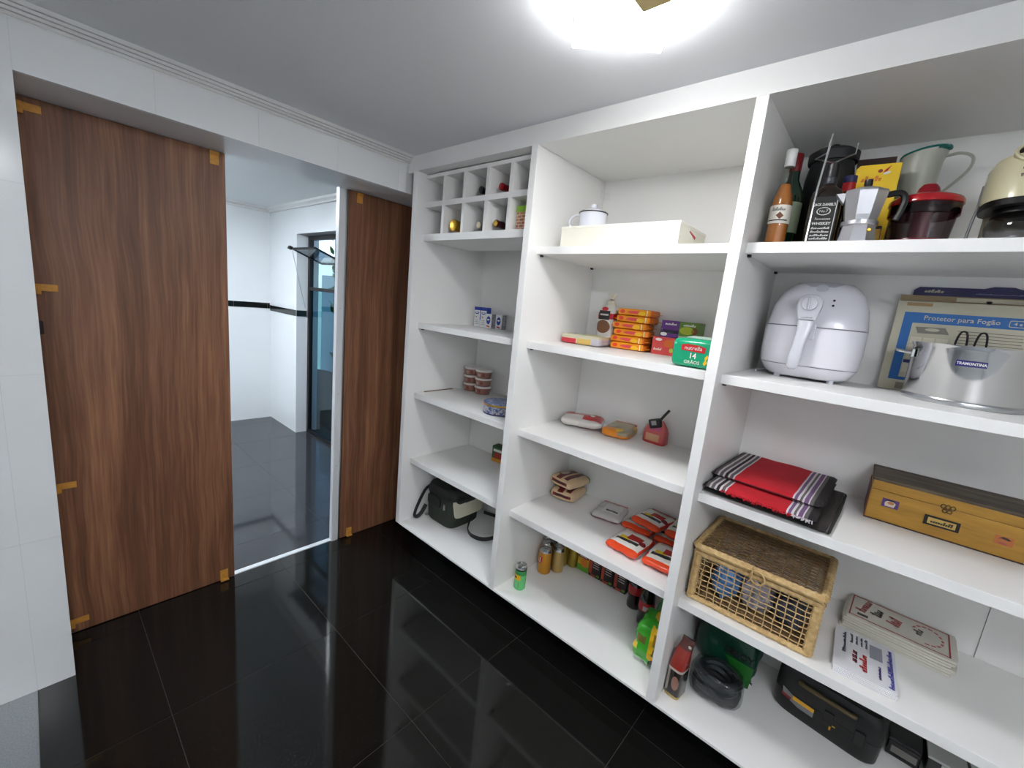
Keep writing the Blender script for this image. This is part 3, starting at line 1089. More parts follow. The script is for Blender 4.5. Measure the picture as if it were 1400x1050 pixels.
t = shelf_thing('enamel_mug', 'white enamel mug with lid and dark rim standing on the long white box', 'mug', 0.225, -1.044, ZA + 0.0912, 0)
EN = M('white_enamel', (226, 228, 236), 0.12, coat=0.4)
RIM = M('mug_rim', (36, 36, 44), 0.3)
obj('body', Lathe([(0, 0.001), (0.054, 0), (0.058, 0.004), (0.058, 0.067), (0, 0.067)], 32), EN, t, smooth=True)
obj('rim', Lathe([(0.058, 0.066), (0.0615, 0.067), (0.0615, 0.0705), (0.058, 0.0715)], 32, cap=False), RIM, t, smooth=True)
l = obj('lid', Lathe([(0.0595, 0.0712), (0.054, 0.076), (0.024, 0.0865), (0.016, 0.088), (0, 0.088)], 32), EN, t, smooth=True)
obj('knob', Lathe([(0.008, 0.0875), (0.013, 0.092), (0.014, 0.100), (0.010, 0.1045), (0, 0.105)], 18), EN, l, smooth=True)
obj('handle', Tube([(-0.056, 0, 0.060), (-0.078, 0, 0.068), (-0.102, 0, 0.062), (-0.117, 0, 0.045), (-0.114, 0, 0.026), (-0.092, 0, 0.012), (-0.056, 0, 0.010)], 0.007, 8, flat=(0.006, 0.005)), EN, t, smooth=True)

# ------------------------------------------------ second bay, second shelf
t = shelf_thing('flat_pack', 'flat beige and red food pack lying at the left of the second shelf', 'packet', 0.355, -1.003, Z1, 6)
FP = printed('flat_pack_print', (192, 186, 160), [('r', 'xz', 0.0, 0.42, 0.0, 0.55, (196, 52, 66)), ('r', 'xz', 0.45, 0.78, 0.05, 0.6, (206, 172, 96)), ('r', 'xz', 0.8, 1.0, 0, 0.7, (186, 180, 190)),
              ('e', 'xy', 0.6, 0.5, 0.3, 0.2, (214, 200, 110)), ('r', 'xy', 0.05, 0.3, 0.2, 0.9, (170, 160, 150))], 0.25)
obj('sleeve', soft(0.205, 0.13, 0.046, 9, 0.0015, 5, fscale=30), FP, t, smooth=True)
obj('end_seal', Bx(0.1, 0.111, -0.055, 0.055, 0.015, 0.017), M('seal_clear', (200, 198, 190), 0.3), t)

t = shelf_thing('bean_bag_pack', 'tall white food bag with twisted top and brown bean picture', 'bag', 0.468, -1.048, Z1, -8)
BEAN = printed('bean_bag_print', (224, 220, 214), [('r', 'xz', 0.12, 0.78, 0.64, 0.86, (26, 22, 22)), ('r', 'xz', 0.78, 1.0, 0.66, 0.80, (190, 24, 30)), ('r', 'xz', 0.0, 0.12, 0.66, 0.80, (190, 24, 30)),
               ('e', 'xz', 0.45, 0.9, 0.2, 0.05, (190, 24, 30)), ('e', 'xz', 0.45, 0.47, 0.42, 0.16, (120, 76, 46)), ('r', 'xz', 0.3, 0.62, 0.06, 0.13, (30, 28, 30)), ('r', 'xz', 0.2, 0.7, 0.74, 0.78, (200, 196, 190))], 0.3, bump=0.2)
obj('bag_body', soft(0.095, 0.06, 0.195, 5, 0.002, 8), BEAN, t, smooth=True)
obj('twisted_top', Loft([(0.188, 0.036, 0.018, 2.5, 0, 0), (0.205, 0.024, 0.013, 2.3, 0.004, 0), (0.222, 0.010, 0.008, 2, 0.008, 0), (0.235, 0.014, 0.010, 2, 0.010, 0), (0.250, 0.026, 0.004, 2, 0.004, 0)], 20), M('bag_clear_top', (222, 216, 196), 0.25), t, smooth=True)
obj('tie', Lathe([(0.0095, 0.2195), (0.0115, 0.222), (0.0095, 0.2245)], 14, c=(0.008, 0), cap=False), BLACK, t)

ORG = printed('orange_pack_print', (238, 150, 26), [('e', 'xz', 0.52, 0.5, 0.22, 0.2, (226, 70, 90)), ('r', 'xz', 0.0, 1.0, 0.0, 0.12, (214, 96, 16)), ('e', 'xz', 0.70, 0.4, 0.1, 0.3, (250, 196, 40)), ('e', 'xz', 0.16, 0.55, 0.07, 0.25, (224, 60, 40)),
               ('r', 'xz', 0.83, 0.86, 0.1, 0.9, (246, 226, 190)), ('r', 'xy', 0.3, 0.7, 0.25, 0.7, (250, 190, 50)), ('r', 'xy', 0.93, 1, 0, 1, (214, 110, 20))], 0.28, bump=0.25, bscale=70)
ordn = ['bottom', 'second from bottom', 'third from bottom', 'fourth from bottom', 'fifth from bottom', 'top']
for k in range(6):
    t = shelf_thing('biscuit_pack', f'orange plastic-wrapped biscuit pack, {ordn[k]} of the stack', 'packet', 0.466 + 0.005 * ((k * 7) % 3 - 1), -1.188 + [0.0, 0.006, -0.002, 0.003, -0.012, -0.012][k], Z1 + k * 0.0312, 6 + [0, -3, 4, -2, -5, -4][k], 'stacked biscuit packs')
    obj('wrapper', soft(0.170, 0.100, 0.0308, 12, 0.0014, k + 11, fscale=45, nv=9), ORG, t, smooth=True)
    for s in (-1, 1):
        obj('end_crimp', Bx(s * 0.090 - 0.008, s * 0.090 + 0.008, -0.04, 0.04, 0.0125, 0.0145), M('orange_crimp', (226, 132, 24), 0.3), t)


def tea_carton(label, x, y, z, w, d, h, base, acc, line1, turn):
    t = shelf_thing('tea_carton', label, 'box', x, y, z, turn, 'small cartons by the bread')
    obj('body', Bx(-w / 2, w / 2, -d / 2, d / 2, 0, h), base, t, bevel=0.0008, seg=1)
    for a in acc:
        plate(t, a[0], a[1], a[2], a[3], a[4], at=(a[5], -d / 2, a[6]))
    scribble(t, line1[0], line1[1], line1[2], at=(line1[3], -d / 2 - 0.0007, line1[4]), seed=int(line1[4] * 1000))
    return t


PURP = M('purple_card', (98, 50, 128), 0.4)
GRN = M('leaf_card', (92, 128, 52), 0.4)
PNK = M('coral_card', (214, 76, 74), 0.4)
tea_carton('coral pink carton under the purple carton', 0.487, -1.343, Z1, 0.098, 0.085, 0.078, PNK,
           [('fruit_picture', 'e', 0.040, 0.034, M('fruit_orange', (220, 110, 40), 0.4), 0.022, 0.052), ('white_badge', 'e', 0.03, 0.012, PAPER, -0.022, 0.066), ('green_mark', 'e', 0.016, 0.022, M('lime_ink', (170, 190, 60), 0.4), 0.038, 0.024)],
           (0.036, 0.011, PAPER, -0.022, 0.024), 4)
tea_carton('purple carton on top of the coral one', 0.490, -1.360, Z1 + 0.0785, 0.078, 0.075, 0.074, PURP,
           [('dark_band', 'r', 0.078, 0.014, M('dark_purple', (48, 28, 66), 0.4), 0, 0.027), ('white_badge', 'e', 0.030, 0.016, PAPER, -0.024, 0.014), ('green_strip', 'r', 0.04, 0.004, M('bright_green', (80, 170, 60), 0.4), 0.012, 0.022)],
           (0.050, 0.011, PAPER, 0.002, 0.060), 3)
tea_carton('green carton beside the purple one', 0.487, -1.4435, Z1, 0.082, 0.080, 0.152, GRN,
           [('lime_patch', 'e', 0.06, 0.034, M('lime_card2', (168, 186, 50), 0.4), -0.008, 0.115), ('brown_patch', 'e', 0.026, 0.03, M('brown_ink', (120, 66, 44), 0.4), 0.024, 0.115), ('pale_foot', 'r', 0.078, 0.012, M('sage', (170, 186, 150), 0.4), 0, 0.085)],
           (0.050, 0.011, PAPER, 0, 0.139), 2)

# bread bag
t = shelf_thing('bread_bag', 'bright green bread bag with red badge against the second divider', 'bread', 0.160, -1.588, Z1, 5)
BRG = printed('bread_bag_print', (22, 158, 112), [('r', 'yz', 0.45, 1.0, 0.5, 1.0, (196, 214, 200)), ('r', 'xz', 0, 1, 0.0, 0.06, (60, 180, 150))], 0.2, bump=0.25, bscale=50)
obj('bag_body', soft(0.142, 0.17, 0.098, 7, 0.0012, 21), BRG, t, smooth=True)
badge = [(-0.038, -0.008), (0.038, -0.012), (0.039, 0.006), (0.018, 0.012), (-0.018, 0.014), (-0.039, 0.010)]
plate(t, 'badge', badge, 0, 0, RED, at=(0.003, -0.0862, 0.066))
text(t, 'nutrella', 0.0185, PAPER, at=(0.003, -0.0872, 0.067))
text(t, '14', 0.027, PAPER, at=(0.004, -0.0866, 0.041), bold=0.0003, sx=0.9)
text(t, 'GRÃOS', 0.0155, PAPER, at=(0.004, -0.0866, 0.0195))
plate(t, 'wheat_mark', [(0, -0.018), (0.007, -0.008), (0.003, 0), (0.008, 0.010), (0.004, 0.018), (-0.003, 0.008), (-0.001, 0), (-0.006, -0.012)], 0, 0, YELLOW, at=(0.046, -0.0858, 0.032))
obj('top_fold', xf(Prism([(-0.055, 0), (0.055, 0), (0.05, 0.05), (-0.045, 0.05)], 0, 0.002), tr(0.005, 0.02, 0.0985) @ rot('X', 6)), M('bag_film', (190, 214, 200), 0.2), t)

# ------------------------------------------------ second bay, third shelf
t = shelf_thing('flour_bag', 'white and red plastic food bag lying flat at the left of the third shelf', 'bag', 0.402, -1.022, Z2, 22)
FLR = printed('flour_print', (222, 214, 208), [('r', 'xy', 0.04, 0.96, 0.42, 1.0, (200, 60, 62)), ('r', 'xy', 0.52, 0.97, 0.12, 0.95, (192, 28, 32)), ('r', 'xy', 0.3, 0.6, 0.62, 0.8, (222, 196, 190)), ('e', 'xy', 0.48, 0.7, 0.22, 0.18, (214, 170, 166)), ('e', 'xy', 0.72, 0.5, 0.06, 0.08, (236, 230, 226)),
               ('r', 'xz', 0.0, 0.46, 0.0, 0.7, (228, 222, 214))], 0.25, bump=0.2)
obj('wrapper', soft(0.205, 0.155, 0.054, 7, 0.004, 3, res=11, fscale=20, nv=2.6), FLR, t, smooth=True)
obj('side_seal', Bx(0.098, 0.108, -0.055, 0.055, 0.013, 0.0145), M('seal_white', (226, 222, 220), 0.3), t)

t = shelf_thing('folded_snack_bag', 'half-empty orange snack bag folded over on the third shelf', 'bag', 0.436, -1.209, Z2, 8)
SNK = printed('snack_print', (150, 138, 112), [('r', 'xz', 0, 1, 0.0, 0.42, (222, 126, 34)), ('r', 'xy', 0.05, 0.62, 0.0, 0.3, (230, 140, 40)), ('e', 'xy', 0.62, 0.2, 0.12, 0.16, (240, 186, 40)), ('r', 'xy', 0.7, 1.0, 0.6, 1.0, (214, 160, 60)), ('r', 'xy', 0.2, 0.6, 0.92, 1.0, (206, 84, 36))], 0.3, bump=0.35)
obj('wrapper', soft(0.135, 0.175, 0.038, 5.5, 0.003, 31), SNK, t, smooth=True)
obj('folded_flap', xf(Prism([(-0.055, -0.05), (0.055, -0.055), (0.05, 0.06), (-0.05, 0.055)], 0, 0.003), tr(0.0, 0.015, 0.0372) @ rot('X', 4)), M('snack_inside', (176, 162, 132), 0.25, bump=0.3), t, bevel=0.001, seg=1)
obj('red_crease', xf(Bx(-0.05, 0.055, -0.006, 0.006, 0, 0.006), tr(0, 0.082, 0.036) @ rot('X', 20)), M('snack_red', (196, 84, 44), 0.3), t)

t = shelf_thing('clipped_bag', 'pink food bag closed by a black clip on the third shelf', 'bag', 0.478, -1.368, Z2, -4)
PKB = printed('pink_bag_print', (198, 92, 90), [('r', 'xz', 0.18, 0.78, 0.12, 0.42, (210, 160, 120)), ('r', 'xz', 0, 1, 0, 0.08, (186, 50, 48)), ('e', 'xz', 0.5, 0.65, 0.3, 0.08, (186, 90, 130))], 0.3, bump=0.25)
obj('bag_body', Loft([(0.0, 0.050, 0.028, 5, 0, 0), (0.006, 0.054, 0.031, 5, 0, 0), (0.055, 0.053, 0.028, 4.5, 0, 0), (0.078, 0.046, 0.018, 3.5, 0.003, 0), (0.108, 0.018, 0.006, 2.5, 0.010, 0)], 30), PKB, t, smooth=True)
cl = obj('clip', xf(Bx(-0.028, 0.028, -0.012, 0.012, -0.020, 0.022), tr(-0.003, -0.014, 0.092) @ rot('Y', -20)), BLACK, t, bevel=0.005)
obj('clip_label', xf(Bx(-0.014, 0.010, -0.0128, -0.0122, -0.006, 0.014), tr(-0.003, -0.014, 0.092) @ rot('Y', -20)), M('clip_grey', (150, 150, 152), 0.4), cl)
obj('clip_lever', Tube([(0.014, -0.014, 0.108), (0.030, -0.014, 0.135), (0.050, -0.012, 0.166)], 0.006, 8), BLACK, cl)

# ------------------------------------------------ second bay, fourth shelf
BB = printed('grain_bag_print', (206, 178, 140), [('r', 'xy', 0.30, 0.52, 0.05, 1.0, (110, 30, 30)), ('e', 'xy', 0.30, 0.45, 0.2, 0.22, (70, 30, 30)), ('e', 'xy', 0.30, 0.45, 0.15, 0.17, (196, 172, 150)), ('r', 'xy', 0.62, 0.8, 0.1, 1, (96, 40, 40)),
              ('r', 'xz', 0.15, 0.85, 0.42, 0.66, (120, 22, 28)), ('r', 'xz', 0.24, 0.75, 0.48, 0.6, (30, 22, 24))], 0.3, bump=0.2)
for k, (lab, dx, dy, tn) in enumerate((('beige and burgundy grain bag, lower of the pair', 0, 0, 8), ('beige and burgundy grain bag, upper of the pair', 0.006, 0.006, -8))):
    t = shelf_thing('grain_bag', lab, 'bag', 0.420 + dx, -0.983 + dy, Z3 + k * 0.0630, tn, 'paired grain bags')
    obj('wrapper', soft(0.142, 0.168, 0.0600, 9, 0.0030, 41 + k, res=11, fscale=24, nv=3), BB, t, smooth=True)
    obj('end_fold', xf(soft(0.09, 0.02, 0.035, 4, 0.001, k), tr(0.02, 0.083, 0.012)), M('grain_bag_green', (70, 120, 50), 0.4), t, smooth=True)

PK = printed('coffee_pack_print', (214, 64, 46), [('r', 'xz', 0, 1, 0.0, 0.30, (198, 30, 34)), ('r', 'xz', 0.0, 1, 0.36, 0.46, (238, 200, 190)), ('e', 'xz', 0.6, 0.2, 0.2, 0.08, (240, 220, 214)), ('r', 'xz', 0, 1, 0.74, 1.01, (226, 222, 212)), ('r', 'xy', 0, 1, -0.1, 0.14, (226, 74, 34)), 
              ('r', 'xy', 0.12, 0.82, 0.30, 0.42, (24, 20, 20)), ('r', 'xy', 0.18, 0.5, 0.40, 0.54, (224, 184, 30)), ('r', 'xy', 0.38, 0.80, 0.46, 0.70, (176, 36, 30)), ('e', 'xy', 0.86, 0.5, 0.1, 0.09, (130, 20, 30)), ('r', 'xy', 0.15, 0.8, 0.84, 0.86, (120, 116, 110))], 0.24, bump=0.2, bscale=50)
PKG = printed('coffee_pack_back', (190, 186, 182), [('r', 'xz', 0, 1, 0, 0.4, (150, 40, 44)), ('r', 'xy', 0.3, 0.85, 0.2, 0.8, (206, 204, 200)), ('r', 'xy', 0.4, 0.8, 0.3, 0.4, (60, 60, 64))], 0.24, bump=0.2, bscale=50)
packs = [('white and red snack packet at the front left of the pile', 0.230, -1.432, 0, -3, PK), ('white and red snack packet at the front right, touching the divider', 0.238, -1.586, 0, 2, PK),
         ('silver-backed red packet at the left end of the pile', 0.412, -1.236, 0, 10, PKG), ('red snack packet under the left end of the top packet', 0.424, -1.398, 0, -3, PK), ('red snack packet under the right end of the pile', 0.428, -1.548, 0, 2, PK),
         ('white and red snack packet on top of the pile', 0.418, -1.445, 1, -7, PK), ('white and red snack packet on the pile next to the divider', 0.425, -1.591, 1, 1, PK)]
for k, (lab, x, y, lev, tn, mt) in enumerate(packs):
    t = shelf_thing('snack_packet', lab, 'packet', x, y, Z3 + lev * 0.0455, tn, 'red and white snack packets')
    obj('wrapper', soft(0.142, 0.168 if k > 1 else 0.188, 0.040, 11, 0.0030, 51 + k, res=13, fscale=22, nv=2.6), mt, t, smooth=True)
    obj('end_seal', xf(Bx(-0.06, 0.06, -0.010, 0.010, 0, 0.0014), tr(0, 0.088, 0.026)), M('seal_red', (196, 60, 52), 0.3), t)

# ------------------------------------------------ second bay, bottom board
def drink_can(label, x, y, r, h, body, shoulder, turn, group=None, logo=None):
    t = shelf_thing('drink_can', label, 'can', x, y, Z4, turn, group)
    obj('body', Lathe([(0, 0.004), (r * 0.78, 0.0), (r, 0.007), (r, h * 0.84), (r * 0.99, h * 0.86), (0, h * 0.86)], 26), body, t, smooth=True)
    s = obj('shoulder', Lathe([(r * 0.99, h * 0.858), (r * 0.82, h - 0.006), (r * 0.83, h - 0.001), (r * 0.80, h), (r * 0.76, h - 0.002), (r * 0.74, h - 0.006), (0, h - 0.006)], 26, cap=False), shoulder, t, smooth=True)
    obj('pull_tab', Bx(-0.004, 0.004, -0.012, 0.006, h - 0.0058, h - 0.0046), SILVER, s)
    if logo:
        logo(t, r, h)


def crest(t, r, h):
    plate(t, 'red_crest', 'r', r * 1.2, h * 0.2, RED, at=(0, 0, h * 0.60), R=r + 0.0004)
    plate(t, 'red_crest_foot', 'r', r * 0.7, h * 0.09, RED, at=(0, 0, h * 0.46), R=r + 0.0004)
    plate(t, 'gold_streak', 'r', r * 0.25, h * 0.2, M('crest_gold', (232, 170, 60), 0.4), at=(0, 0, h * 0.57), R=r + 0.0011, ox=-0.010)
    plate(t, 'white_streak', 'r', r * 0.2, h * 0.18, PAPER, at=(0, 0, h * 0.57), R=r + 0.0011, ox=0.006)


AMB = M('can_amber', (196, 138, 44), 0.32, metal=0.5)
BEI = M('can_beige_gold', (190, 160, 100), 0.35, metal=0.5)
OLV = M('can_olive_gold', (172, 150, 60), 0.32, metal=0.6)
drink_can('amber drink can with red crest, front of the can cluster', 0.303, -0.966, 0.033, 0.142, AMB, SILVER, -25, 'gold cans', crest)
drink_can('amber can directly behind the red-crested one', 0.366, -0.929, 0.033, 0.142, AMB, SILVER, 0, 'gold cans')
drink_can('plain beige-gold can right of the red-crested one', 0.368, -1.005, 0.032, 0.142, BEI, SILVER, 0, 'gold cans')
drink_can('olive-gold can behind the beige-gold one', 0.434, -0.985, 0.032, 0.142, OLV, GOLD, 0, 'gold cans')
drink_can('olive-gold can in the back row next to the juice cartons', 0.472, -1.045 + 0.01, 0.029, 0.142, OLV, GOLD, 0, 'gold cans')
GCAN = printed('green_can_print', (104, 196, 120), [('r', 'xz', 0, 1, 0.72, 1.0, (60, 150, 80)), ('r', 'xz', 0, 1, 0.94, 1, (16, 20, 16)), ('r', 'xz', 0.0, 0.75, 0.5, 0.74, (230, 178, 40)), ('r', 'xz', 0.05, 0.4, 0.56, 0.66, (60, 60, 20)), ('r', 'xz', 0.6, 0.64, 0.1, 0.4, (60, 130, 70))], 0.25, metal=0.2)
drink_can('green and yellow slim drink can standing alone at the front', 0.107, -0.965, 0.0285, 0.130, GCAN, SILVER, 10)


def juice(label, x, y, body, acc):
    t = shelf_thing('juice_carton', label, 'carton', x, y, Z4, 0, 'juice cartons in a row')
    obj('body', Bx(-0.034, 0.034, -0.031, 0.031, 0, 0.19), body, t, bevel=0.001, seg=1)
    obj('cap', Lathe([(0.011, 0.19), (0.011, 0.203), (0.009, 0.205), (0, 0.205)], 14, c=(0, 0.005)), M('cap_green', (50, 120, 50), 0.4), t)
    for a in acc:
        plate(t, a[0], a[1], a[2], a[3], a[4], at=(a[5], -0.031 - a[7] * 0.0006, a[6]))


JY = M('juice_yellow', (222, 176, 44), 0.4)
JG = M('juice_green', (96, 160, 44), 0.4)
JO = M('juice_orange', (222, 130, 40), 0.4)
JB = M('juice_black', (30, 20, 22), 0.4)
JR = M('juice_red', (180, 70, 50), 0.4)
JW = M('juice_white_ink', (200, 190, 186), 0.5)
juice('yellow and green juice carton, first of the carton row', 0.502, -1.098, JY, [('green_foot', 'r', 0.068, 0.034, JG, 0, 0.017, 0), ('fruit', 'e', 0.046, 0.05, JO, 0.008, 0.05, 1), ('red_band', 'r', 0.06, 0.016, M('juice_maroon', (140, 30, 40), 0.4), 0, 0.083, 1), ('script', 'r', 0.044, 0.005, JW, 0, 0.083, 2)])
for k, (nm, y) in enumerate((('second', -1.170), ('third', -1.242), ('fourth', -1.316))):
    acc = [('red_side', 'r', 0.016, 0.07, JR, -0.024, 0.05, 0), ('green_leaf', 'e', 0.02, 0.014, JG, 0.022, 0.014, 0), ('red_foot', 'r', 0.03, 0.012, JR, -0.005, 0.008, 0)]
    acc += [('script', 'r', 0.034, 0.004, JW, 0.006, 0.055 + 0.013 * q, 1) for q in range(3)]
    juice(f'black and red juice carton, {nm} of the carton row', 0.502, y, JB, acc)

COLA = M('cola_dark', (20, 10, 10), 0.1, coat=0.5)


def cola(label, x, y, turn, lab2):
    t = shelf_thing('cola_bottle', label, 'bottle', x, y, Z4, turn, 'dark cola bottles')
    obj('body', Lathe([(0, 0.004), (0.022, 0), (0.033, 0.008), (0.034, 0.03), (0.030, 0.055), (0.034, 0.075), (0.034, 0.125), (0.030, 0.155), (0.014, 0.195), (0.0125, 0.214), (0, 0.214)], 26), COLA, t, smooth=True)
    obj('label', Lathe([(0.0343, 0.080), (0.0347, 0.081), (0.0347, 0.121), (0.0343, 0.122)], 26, cap=False), M('cola_label', (170, 24, 34), 0.4), t, smooth=True)
    obj('cap', Lathe([(0.0145, 0.206), (0.015, 0.208), (0.015, 0.224), (0.013, 0.226), (0, 0.226)], 18), M('cola_cap', (150, 16, 24), 0.4), t, smooth=True)
    if lab2:
        plate(t, 'barcode', 'r', 0.026, 0.020, M('barcode_grey', (170, 166, 162), 0.5), at=(0, 0, 0.096), R=0.0350, ox=0.004)


cola('dark cola bottle with red label behind the other bottle', 0.424, -1.418, 0, False)
cola('dark cola bottle with red label nearest the green snack bag', 0.355, -1.502, 10, True)
t = shelf_thing('green_bottle', 'green plastic bottle half hidden behind the second divider', 'bottle', 0.330, -1.590, Z4, 0)
GB = M('green_soda', (60, 128, 62), 0.15, coat=0.4)
obj('body', Lathe([(0, 0.004), (0.022, 0), (0.033, 0.008), (0.034, 0.12), (0.030, 0.15), (0.014, 0.19), (0.0125, 0.208), (0, 0.208)], 24), GB, t, smooth=True)
obj('cap', Lathe([(0.0145, 0.20), (0.015, 0.218), (0, 0.22)], 16), M('soda_cap', (230, 230, 226), 0.4), t, smooth=True)

t = shelf_thing('green_snack_bag', 'bright green and yellow plastic food bag leaning on the second divider', 'bag', 0.195, -1.602, Z4, 4)
GSB = printed('green_snack_print', (60, 164, 40), [('r', 'xz', 0.55, 1.0, 0.25, 0.95, (236, 190, 30)), ('r', 'xz', 0.66, 0.95, 0.62, 0.86, (160, 120, 30)), ('r', 'xz', 0.0, 0.6, 0.0, 0.16, (196, 224, 190)), ('r', 'xz', 0.15, 0.45, 0.55, 0.72, (110, 100, 30)), ('e', 'xz', 0.75, 0.18, 0.14, 0.1, (24, 24, 20)), ('r', 'xz', 0.05, 0.22, 0.35, 0.5, (230, 200, 60))], 0.22, bump=0.35, bscale=40)
obj('bag_body', soft(0.110, 0.16, 0.170, 4.5, 0.011, 61, res=15, fscale=26), GSB, t, smooth=True)
obj('bag_top', Loft([(0.150, 0.036, 0.05, 3, 0.008, 0.0), (0.178, 0.026, 0.035, 2.5, 0.016, 0.02), (0.205, 0.006, 0.028, 2.2, 0.020, 0.03)], 20), M('snack_top', (206, 172, 36), 0.25, bump=0.3), t, smooth=True)
scribble(t, 0.07, 0.02, M('lime_dark', (90, 90, 20), 0.5), at=(0.030, -0.083, 0.105), spin=80, seed=5)

# ================================================================== THIRD BAY, TOP SHELF
# orange liqueur bottle
t = shelf_thing('liqueur_bottle', 'amber liqueur bottle with white label and white cap', 'bottle', 0.150, -1.7575, ZA, 0)
obj('liquid', Lathe([(0, 0.003), (0.024, 0.002), (0.0265, 0.008), (0.0265, 0.128), (0.024, 0.145), (0.0165, 0.170), (0.0128, 0.182), (0, 0.182)], 26), M('amber_liquid', (186, 112, 48), 0.25, coat=0.4), t, smooth=True)
obj('glass_body', Lathe([(0, 0.0005), (0.027, 0), (0.0285, 0.006), (0.0285, 0.130), (0.026, 0.148), (0.0180, 0.174), (0.0138, 0.200), (0.0128, 0.232), (0, 0.232)], 26), glass('clear_bottle_glass', (236, 238, 232), 0.07), t, smooth=True)
obj('label', Lathe([(0.0289, 0.066), (0.0291, 0.067), (0.0291, 0.118), (0.0289, 0.119)], 26, cap=False), M('label_white', (214, 208, 196), 0.5), t, smooth=True)
plate(t, 'label_line', 'r', 0.058, 0.003, INK, at=(0, 0, 0.075), R=0.0294)
plate(t, 'label_picture', 'r', 0.014, 0.016, M('label_brown', (110, 60, 40), 0.5), at=(0, 0, 0.088), R=0.0294, ox=0.006, spin=45)
scribble(t, 0.036, 0.010, M('label_grey', (120, 120, 116), 0.5), at=(0, 0, 0.107), R=0.0296, seed=9)
obj('cap', Lathe([(0.0138, 0.232), (0.0145, 0.233), (0.0150, 0.278), (0.0138, 0.280), (0, 0.280)], 20), M('white_cap', (214, 212, 210), 0.4), t, smooth=True)

# green bottle behind it
t = shelf_thing('wine_spirit_bottle', 'dark green bottle with red cap behind the amber one', 'bottle', 0.265, -1.752, ZA, -10)
obj('glass_body', Lathe([(0, 0.0005), (0.036, 0), (0.038, 0.006), (0.038, 0.165), (0.033, 0.19), (0.0165, 0.225), (0.0145, 0.26), (0, 0.26)], 26), M('green_glass', (20, 50, 38), 0.08, coat=0.5), t, smooth=True)
obj('label', Lathe([(0.0383, 0.06), (0.0385, 0.061), (0.0385, 0.152), (0.0383, 0.153)], 26, cap=False), M('label_sage', (170, 186, 160), 0.5), t, smooth=True)
obj('cap', Lathe([(0.0155, 0.250), (0.016, 0.252), (0.0165, 0.302), (0.015, 0.304), (0, 0.304)], 18), M('dark_red_cap', (120, 10, 22), 0.4), t, smooth=True)

# whiskey bottle
t = shelf_thing('whiskey_bottle', 'square whiskey bottle with black lettered label and black cap', 'bottle', 0.176, -1.8650, ZA, 6)
WB = M('whiskey_glass', (26, 16, 10), 0.07, coat=0.6)
obj('glass_body', Loft([(0.0, 0.036, 0.036, 6, 0, 0), (0.005, 0.0385, 0.0385, 7, 0, 0), (0.140, 0.0385, 0.0385, 7, 0, 0), (0.155, 0.035, 0.035, 4, 0, 0), (0.168, 0.022, 0.022, 2.4, 0, 0), (0.178, 0.0155, 0.0155, 2, 0, 0), (0.196, 0.0145, 0.0145, 2, 0, 0)], 32), WB, t, smooth=True)
obj('neck_label', Lathe([(0.0155, 0.178), (0.016, 0.179), (0.0155, 0.196), (0.015, 0.197)], 20, cap=False), M('neck_label_dark', (44, 48, 56), 0.4), t, smooth=True)
obj('cap', Lathe([(0.0148, 0.196), (0.016, 0.197), (0.016, 0.232), (0.014, 0.234), (0, 0.234)], 20), BLACK, t, smooth=True)
lb = plate(t, 'label', 'r', 0.062, 0.128, INK, at=(0, -0.0386, 0.072))
SLV = M('label_silver', (196, 196, 192), 0.5)
for dx in (-0.0275, 0.0275):
    plate(t, 'label_border', 'r', 0.0016, 0.118, SLV, at=(dx, -0.0392, 0.070))
plate(t, 'label_border', 'r', 0.055, 0.0016, SLV, at=(0, -0.0392, 0.0125))
text(t, 'JACK DANIEL\'S', 0.0098, SLV, at=(0, -0.0393, 0.114), bold=0.0003, sx=0.78)
plate(t, 'oval_badge', 'e', 0.034, 0.022, SLV, at=(0, -0.0392, 0.096))
plate(t, 'oval_centre', 'e', 0.029, 0.018, INK, at=(0, -0.0398, 0.096))
text(t, 'No.7', 0.010, SLV, at=(0, -0.0404, 0.096))
text(t, 'Tennessee', 0.009, SLV, at=(0, -0.0393, 0.075), shear=0.2)
text(t, 'WHISKEY', 0.0105, SLV, at=(0, -0.0393, 0.062), bold=0.0003)
for z in (0.050, 0.040, 0.030, 0.021):
    scribble(t, 0.044, 0.006, SLV, at=(0, -0.0393, z), seed=int(z * 1000), n=9)

# wire skewer stand
t = shelf_thing('wire_paper_holder', 'steel wire holder with upright rod and square loop before the bottles', 'holder', 0.110, -1.852, ZA, 0)
obj('base', Bx(-0.035, 0.035, -0.014, 0.010, 0, 0.006), M('holder_base', (60, 62, 66), 0.3, metal=0.8), t, bevel=0.002)
obj('rod', Tube([(-0.008, 0, 0.005), (-0.006, 0.0, 0.15), (0.004, 0, 0.294)], 0.0028, 8), CHROME, t, smooth=True)
obj('square_loop', Tube([(0.0, 0.01, 0.25), (-0.035, 0.06, 0.252), (0.006, 0.105, 0.25), (0.055, 0.085, 0.262), (0.058, 0.07, 0.285)], 0.0022, 5), BRUSH, t)

# black funnel-shaped pot behind
t = shelf_thing('black_pot', 'matt black pot standing at the back behind the whiskey bottle', 'pot', 0.355, -1.835, ZA, 0)
obj('body', Lathe([(0, 0.001), (0.060, 0), (0.066, 0.01), (0.066, 0.24), (0.058, 0.29), (0, 0.29)], 28), M('matt_black', (22, 24, 26), 0.55), t, smooth=True)
obj('lid', Lathe([(0.066, 0.290), (0.068, 0.295), (0.068, 0.318), (0.05, 0.33), (0, 0.332)], 28), M('matt_black_lid', (16, 17, 19), 0.5), t, smooth=True)
obj('knob', Lathe([(0.010, 0.331), (0.014, 0.34), (0.010, 0.347), (0, 0.348)], 16), BLACK, t, smooth=True)

